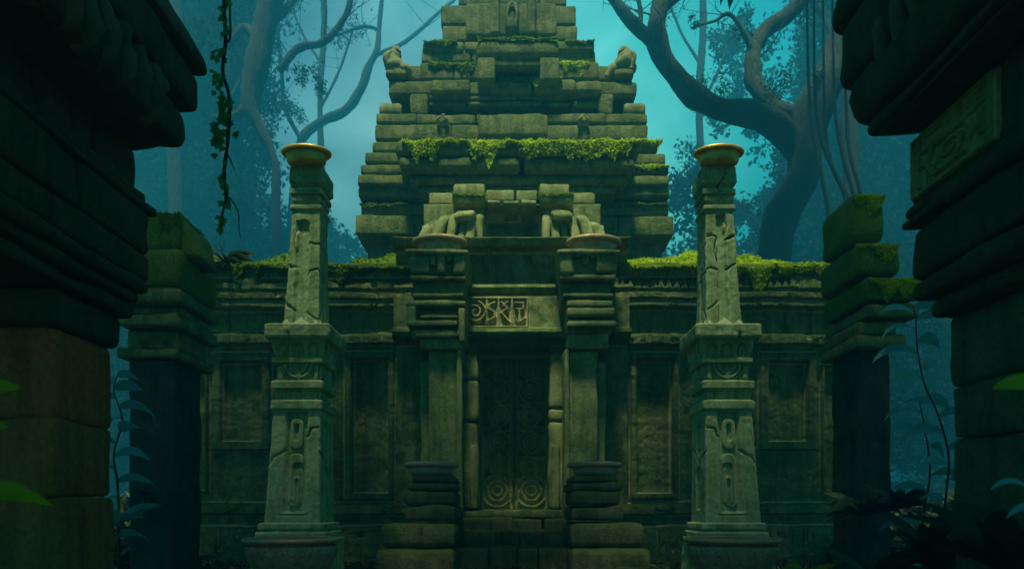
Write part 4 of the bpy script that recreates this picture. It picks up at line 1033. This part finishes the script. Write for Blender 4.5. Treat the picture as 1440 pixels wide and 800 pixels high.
for i in range(24): clump(rr.uniform(350, 520), rr.uniform(330, 420), rr.uniform(84, 100), rr.uniform(2.4, 4.0), 360, .75)
o = build('distant_woods', mb, M_far); tag(o, 'misty blue mass of distant jungle leaves behind the walls', 'woods', kind='stuff')
mb = MB()
def under(n, x0, x1, y0, y1, h_, ls):
    c = np.stack([rng.uniform(x0, x1, n), rng.uniform(y0, y1, n), rng.uniform(0, 1, n) ** 1.3 * h_], 1)
    mb.leaves(c, rng.uniform(.6, 1.4, n) * ls, rng, up=.5, ratio=.4)
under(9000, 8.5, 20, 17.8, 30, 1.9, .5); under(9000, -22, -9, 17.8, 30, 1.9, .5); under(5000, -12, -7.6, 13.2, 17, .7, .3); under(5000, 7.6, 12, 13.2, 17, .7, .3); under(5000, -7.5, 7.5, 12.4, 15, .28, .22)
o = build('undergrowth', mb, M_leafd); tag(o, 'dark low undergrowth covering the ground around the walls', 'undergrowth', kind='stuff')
# unseen high crowns added above the view to shade the trees behind the walls
for nm, kids, bx in (('forked_tree', None, (7, 25)), ('jungle_tree', None, (-25, -6.5))):
    par = bpy.data.objects[nm]; mb = MB()
    dd_ = rng.uniform(*((20, 38) if bx[0] > 0 else (26, 56)), 120); c = np.stack([rng.uniform(*bx, 120) * (1 if bx[0] > 0 else 1) - (0 if bx[0] > 0 else (dd_ - 26) * .15), dd_, rng.uniform(0, 1, 120)], 1); c[:, 2] = EYE + .84 * c[:, 1] + 1.5 + c[:, 2] * 4
    
    k = rng.integers(0, 120, 9000)
    mb.leaves(c[k] + rng.normal(size=(9000, 3)) * [1.3, 1.0, .5], rng.uniform(.6, 1.3, 9000) * .8, rng, up=-.3, ratio=.6); build('crown', mb, M_far, par)
# hanging aerial roots (pale)
T = thing('hanging_roots', 'pale straight aerial roots slanting down behind the forked tree', 'roots', (PX(1180, 36), 36, 0))
for a, b_ in (((1150, 175), (1192, 290)), ((1163, 205), (1200, 300)), ((1192, 190), (1212, 285)), ((1176, 170), (1206, 300)), ((1140, 160), (1165, 300))):
    mb = MB(); mb.tube([P(a[0] - 6, -20, 36), P(a[0], a[1], 36), P(b_[0], b_[1], 36), P(b_[0] + 6, 420, 36)], [.05, .1, .12, .1], n=7, seg=6); build('root', mb, M_bark, T)
# unseen tree added above and behind the viewer to shade the court
T = thing('unseen_shade_tree', 'unseen leafy tree added overhead to shade the court, the vine trailing from its drooping branch', 'tree', (-9.5, 1.0, 0))
mb = MB(); mb.tube([(-9.5, 1, -.3), (-9.7, 1, 3), (-9.2, 1.2, 8), (-8, 1.5, 14), (-6, 2.5, 19), (-2, 3, 22), (3, 3, 23.5), (8, 3, 24)], [1.0, .8, .7, .62, .5, .38, .25, .12], n=16, amp=.2, seg=6); tk = build('trunk', mb, M_bark, T)
mb = MB(); mb.tube([(-8, 1.5, 14), (-7, 4, 18), (-5, 7, 20.5), (0, 7.6, 21.5), (6, 7.4, 22)], [.4, .35, .3, .2, .08], n=12, amp=.2, seg=6)
mb.tube([(-7.5, 4, 17.5), (-5.2, 7.6, 14.5), (-4.1, 8.0, 10.5), (-3.63, 8.0, 8.2)], [.16, .12, .06, .03], n=8, amp=.2, seg=6); build('limb', mb, M_bark, T)
mb = MB()
n = 9000
def band(n, x, y, z, ls, m=90):  # out-of-view leaf clusters, set to shade chosen parts of the court
    c = np.stack([rng.uniform(*x, m), rng.uniform(*y, m), rng.uniform(*z, m)], 1); k = rng.integers(0, m, n)
    mb.leaves(c[k] + rng.normal(size=(n, 3)) * [.8, .55, .6], rng.uniform(.6, 1.3, n) * ls, rng, up=-.3, ratio=.6)
band(22000, (-12, 12), (-9, 3.25), (18.5, 23), .65, 300)
band(6000, (-3.5, 1.4), (6.7, 7.9), (19.5, 21), .5)
band(1300, (-5.4, -3.2), (2.9, 3.9), (19.5, 21), .5, 40)
band(1300, (1.4, 3.6), (2.9, 3.9), (19.5, 21), .5, 40)
band(4500, (5.1, 12), (3.2, 6.9), (19.5, 21), .55)
band(4500, (-13, -7.0), (3.2, 6.9), (19.5, 21), .55)
band(6000, (-12, -3.8), (8.8, 10.1), (19.5, 21), .5)
band(6000, (2.6, 11), (8.8, 10.1), (19.5, 21), .5)
build('crown', mb, M_leaf, T)

# ------------------------------------------------------------------ vine
T = thing('hanging_vine', 'leafy green vine hanging down in front of the blue mist', 'vine', (PX(318, 8), 8, 0))
D = 8.0
mb = MB()
main = [(316, -40), (315, 10), (317, 60), (313, 100), (322, 135), (322, 175), (319, 210), (315, 245), (318, 275), (313, 300), (309, 322)]
mb.tube([P(a, b_, D) for a, b_ in main], [.022] * 8 + [.016, .012, .006], n=8, amp=.2, seg=5)
mb.tube([P(a, b_, D + .03) for a, b_ in [(322, -40), (323, 10), (324, 48), (321, 60)]], [.014] * 4, n=6)
mb.tube([P(a, b_, D + .03) for a, b_ in [(319, 215), (324, 225), (330, 240)]], [.014, .01, .004], n=6)
mb.tube([P(a, b_, D - .03) for a, b_ in [(318, 275), (326, 282), (335, 298), (336, 318), (338, 335)]], [.012, .01, .008, .007, .003], n=6)
mb.tube([P(a, b_, D) for a, b_ in [(322, 145), (314, 150), (305, 170)]], [.012, .01, .006], n=6)
build('stem', mb, M_barkd, T)
mb = MB()
def ivy(x, y, s_, ang, d=0):
    c = P(x, y, D + d); u = np.array([cos(ang), random.uniform(-.3, .3), sin(ang)]); v = np.array([-sin(ang), random.uniform(-.3, .3), cos(ang)])
    sh = [(0, 0), (.25, .45), (.1, .75), (.5, .62), (.75, .95), (.85, .45), (1.35, 0), (.85, -.45), (.75, -.95), (.5, -.62), (.1, -.75), (.25, -.45)]
    V = [c + u * a * s_ + v * b_ * s_ * .75 + np.array([0, -.15 * s_ * abs(b_), 0]) for a, b_ in sh]; V.append(c + u * .55 * s_)
    t = [[i, (i + 1) % 12, 12] for i in range(12)]; mb.add(V, t=t)
for i in range(95):
    t = random.random() ** .8; y = 8 + t * 320
    x = np.interp(y, [b_ for a, b_ in main], [a for a, b_ in main]); off = -random.random() * (18 if 70 < y < 215 else 5) + (2 if y < 60 or y > 215 else 0)
    if 215 < y < 240 and random.random() < .7: continue
    ivy(x + off, y, random.uniform(.045, .10) * (1.15 if 130 < y < 205 else .8), random.uniform(-2.6, -.6), random.uniform(-.1, .1))
for (x, y) in ((330, 186), (333, 184), (301, 215), (316, 3), (310, 8), (320, -2), (322, 4)): ivy(x, y, .07, -1.4)
build('foliage', mb, M_leafivy if 'M_leafivy' in globals() else M_leaf, T)

# ------------------------------------------------------------------ plants
def plant(name, label, x, y, D, n, L, wd, mat, cat='plant', spread=1.0, up=.7, droop=.5, group=None, stem=None, z0=None):
    base = P(x, y, D); T = thing(name, label, cat, (base[0], D, base[2] if z0 is None else z0), group)
    mb = MB(); rr = random.Random(int(x * 3 + y))
    if stem:
        sb = MB(); pts = [P(a, b_, D) for a, b_ in stem]; sb.tube(pts, np.linspace(.022, .008, len(pts)), n=7, seg=5); build('stem', sb, M_leafd, T)
        for i in range(n):
            t = (i + .5) / n * (len(pts) - 1); k = int(t); p = pts[k] * (1 - (t - k)) + pts[min(k + 1, len(pts) - 1)] * (t - k)
            a = rr.choice((-1, 1)) * rr.uniform(.1, 1.2) + pi / 2 * (1 if i % 2 else -1)
            mb.blade(p, (sin(a) * spread, -cos(a) * .6, up), L * rr.uniform(.6, 1.1), wd * 1.5 * rr.uniform(.7, 1.1), droop * rr.uniform(.7, 1.4), twist=rr.uniform(.5, 1.2))
    else:
        for i in range(n):
            a = i * 2.4 + rr.uniform(-.4, .4)
            mb.blade(base + np.array([cos(a), sin(a), 0]) * .04, (cos(a) * spread, sin(a) * spread, up * rr.uniform(.5, 1.6)), L * rr.uniform(.55, 1.1), wd * 1.2 * rr.uniform(.7, 1.2), droop * rr.uniform(.5, 1.4), twist=rr.uniform(.2, 1.0))
    build('foliage', mb, mat, T); return T
plant('ledge_plant', 'broad leaved green plant growing on the mossy wall ledge', 318, 372, 15.7, 14, .85, .26, M_leaf2 if 'M_leaf2' in globals() else M_leaf, spread=1, up=.8, droop=.6)
plant('jungle_plant', 'tall stemmed blue green plant with curling leaves behind the rust tinted shaft', 168, 690, 10.5, 14, .62, .13, M_leafb, stem=[(168, 830), (166, 690), (160, 640), (172, 590), (160, 550), (166, 525)], up=.5, droop=.8)
plant('jungle_plant', 'small stemless blue green tuft at the foot of the rust tinted shaft', 160, 740, 9.6, 16, .7, .12, M_leafb, up=1.3, droop=.6)
plant('low_bush', 'dim bush of pointed leaves at the foot of the wall below the squat mossy block', 212, 715, 12.6, 34, .62, .14, M_leafd, up=.9, droop=.5)
plant('low_bush', 'dim curly leaved tuft against the wall base near the grooved pillar', 246, 712, 14.2, 24, .6, .16, M_leafd, up=1.2, droop=.7)
plant('tall_plant', 'tall blue plant with long arching leaves in the gap beside the glyph panel pier', 1310, 700, 10.8, 18, .78, .13, M_leafb, stem=[(1318, 840), (1330, 700), (1334, 640), (1318, 580), (1300, 540), (1290, 490), (1288, 450), (1284, 430)], up=.55, droop=.75)
plant('tall_plant', 'slender blue plant curving in the gap below the mossy stepped blocks', 1290, 700, 11.4, 12, .75, .13, M_leafb, stem=[(1286, 840), (1300, 720), (1308, 660), (1300, 600), (1292, 560)], up=.55, droop=.8)
plant('low_bush', 'spreading dark green bush at the wall foot under the mossy stepped blocks', 1215, 725, 11.6, 44, .8, .17, M_leafg if 'M_leafg' in globals() else M_leaf, up=.9, droop=.6)
plant('low_bush', 'small dark bush nestling between the tall blue plants and the wall foot', 1262, 715, 11.2, 30, .7, .15, M_leafd, up=1.0, droop=.6)
plant('broad_leaf_plant', 'dark broad leaved plant sprouting at the foot of the glyph panel pier', 1320, 800, 7.6, 16, 1.0, .30, M_leafd, up=1.6, droop=.35)
plant('broad_leaf_plant', 'dark spiky leaved clump low in the corner before the glyph panel pier', 1230, 815, 7.4, 16, .8, .16, M_leafd, up=.9, droop=.5)
plant('broad_leaf_plant', 'black green leaf clump in the bottom corner under the glyph panel pier', 1415, 800, 5.6, 18, .9, .26, M_leafd, up=1.2, droop=.4)
plant('fern', 'small dark fern at the edge of the stair', 905, 806, 12.2, 22, .55, .08, M_leaf, up=.8, droop=.8)
plant('fern', 'small dark fern beside the slab stack on the toothed cornice side', 940, 808, 12.0, 24, .5, .08, M_leaf, up=.8, droop=.8)
plant('fern', 'yellowish fern tips behind the carved bowl by the split topped pillar', 1135, 806, 8.6, 26, .45, .06, M_leafy, up=.6, droop=.9)
plant('fern', 'dark fern hidden between the stair and the grooved pillar', 505, 806, 12.0, 20, .5, .08, M_leafd, up=.8, droop=.8)
# near single leaves entering the frame
def sprig(label, stem, leaves_, mat, D):
    T = thing('leaf_sprig', label, 'leaf', tuple(P(stem[0][0], stem[0][1], D)))
    mb = MB(); mb.tube([P(a, b_, D + d) for a, b_, d in stem], np.linspace(.014, .005, len(stem)), n=6); build('stem', mb, M_leafd, T)
    mb = MB()
    for (x, y, dx, dz, L, wd, dr, tw) in leaves_: mb.blade(P(x, y, D), (dx, -.12, dz), L, wd, dr, n=14, twist=tw)
    build('foliage', mb, mat, T)
sprig('glossy yellow green leaf reaching in before the rust tinted shaft', [(-70, 860, 0), (-60, 760, 0), (-30, 695, 0)], [(-30, 694, 1, .12, .50, .12, .3, 1.2)], M_leafy, 3.8)
sprig('two dull yellow leaf tips poking in above the glossy leaf', [(-70, 760, 0), (-60, 620, 0), (-34, 548, 0)], [(-34, 546, 1, .12, .30, .09, .15, 1.2), (-34, 600, 1, .15, .22, .08, .2, 1.2)], M_leafy, 3.9)
sprig('dull olive leaf jutting in before the glyph panel pier', [(1500, 700, 0), (1490, 600, 0), (1470, 540, 0)], [(1470, 540, -1, .08, .36, .11, .2, 1.2)], M_leafy, 3.9)
sprig('pale blue grey curved leaves low before the glyph panel pier', [(1500, 830, 0), (1480, 740, 0), (1450, 690, 0)], [(1450, 690, -1, .9, .34, .05, .8, .9), (1462, 710, -1, .1, .28, .05, .5, .9)], M_leafb, 4.4)
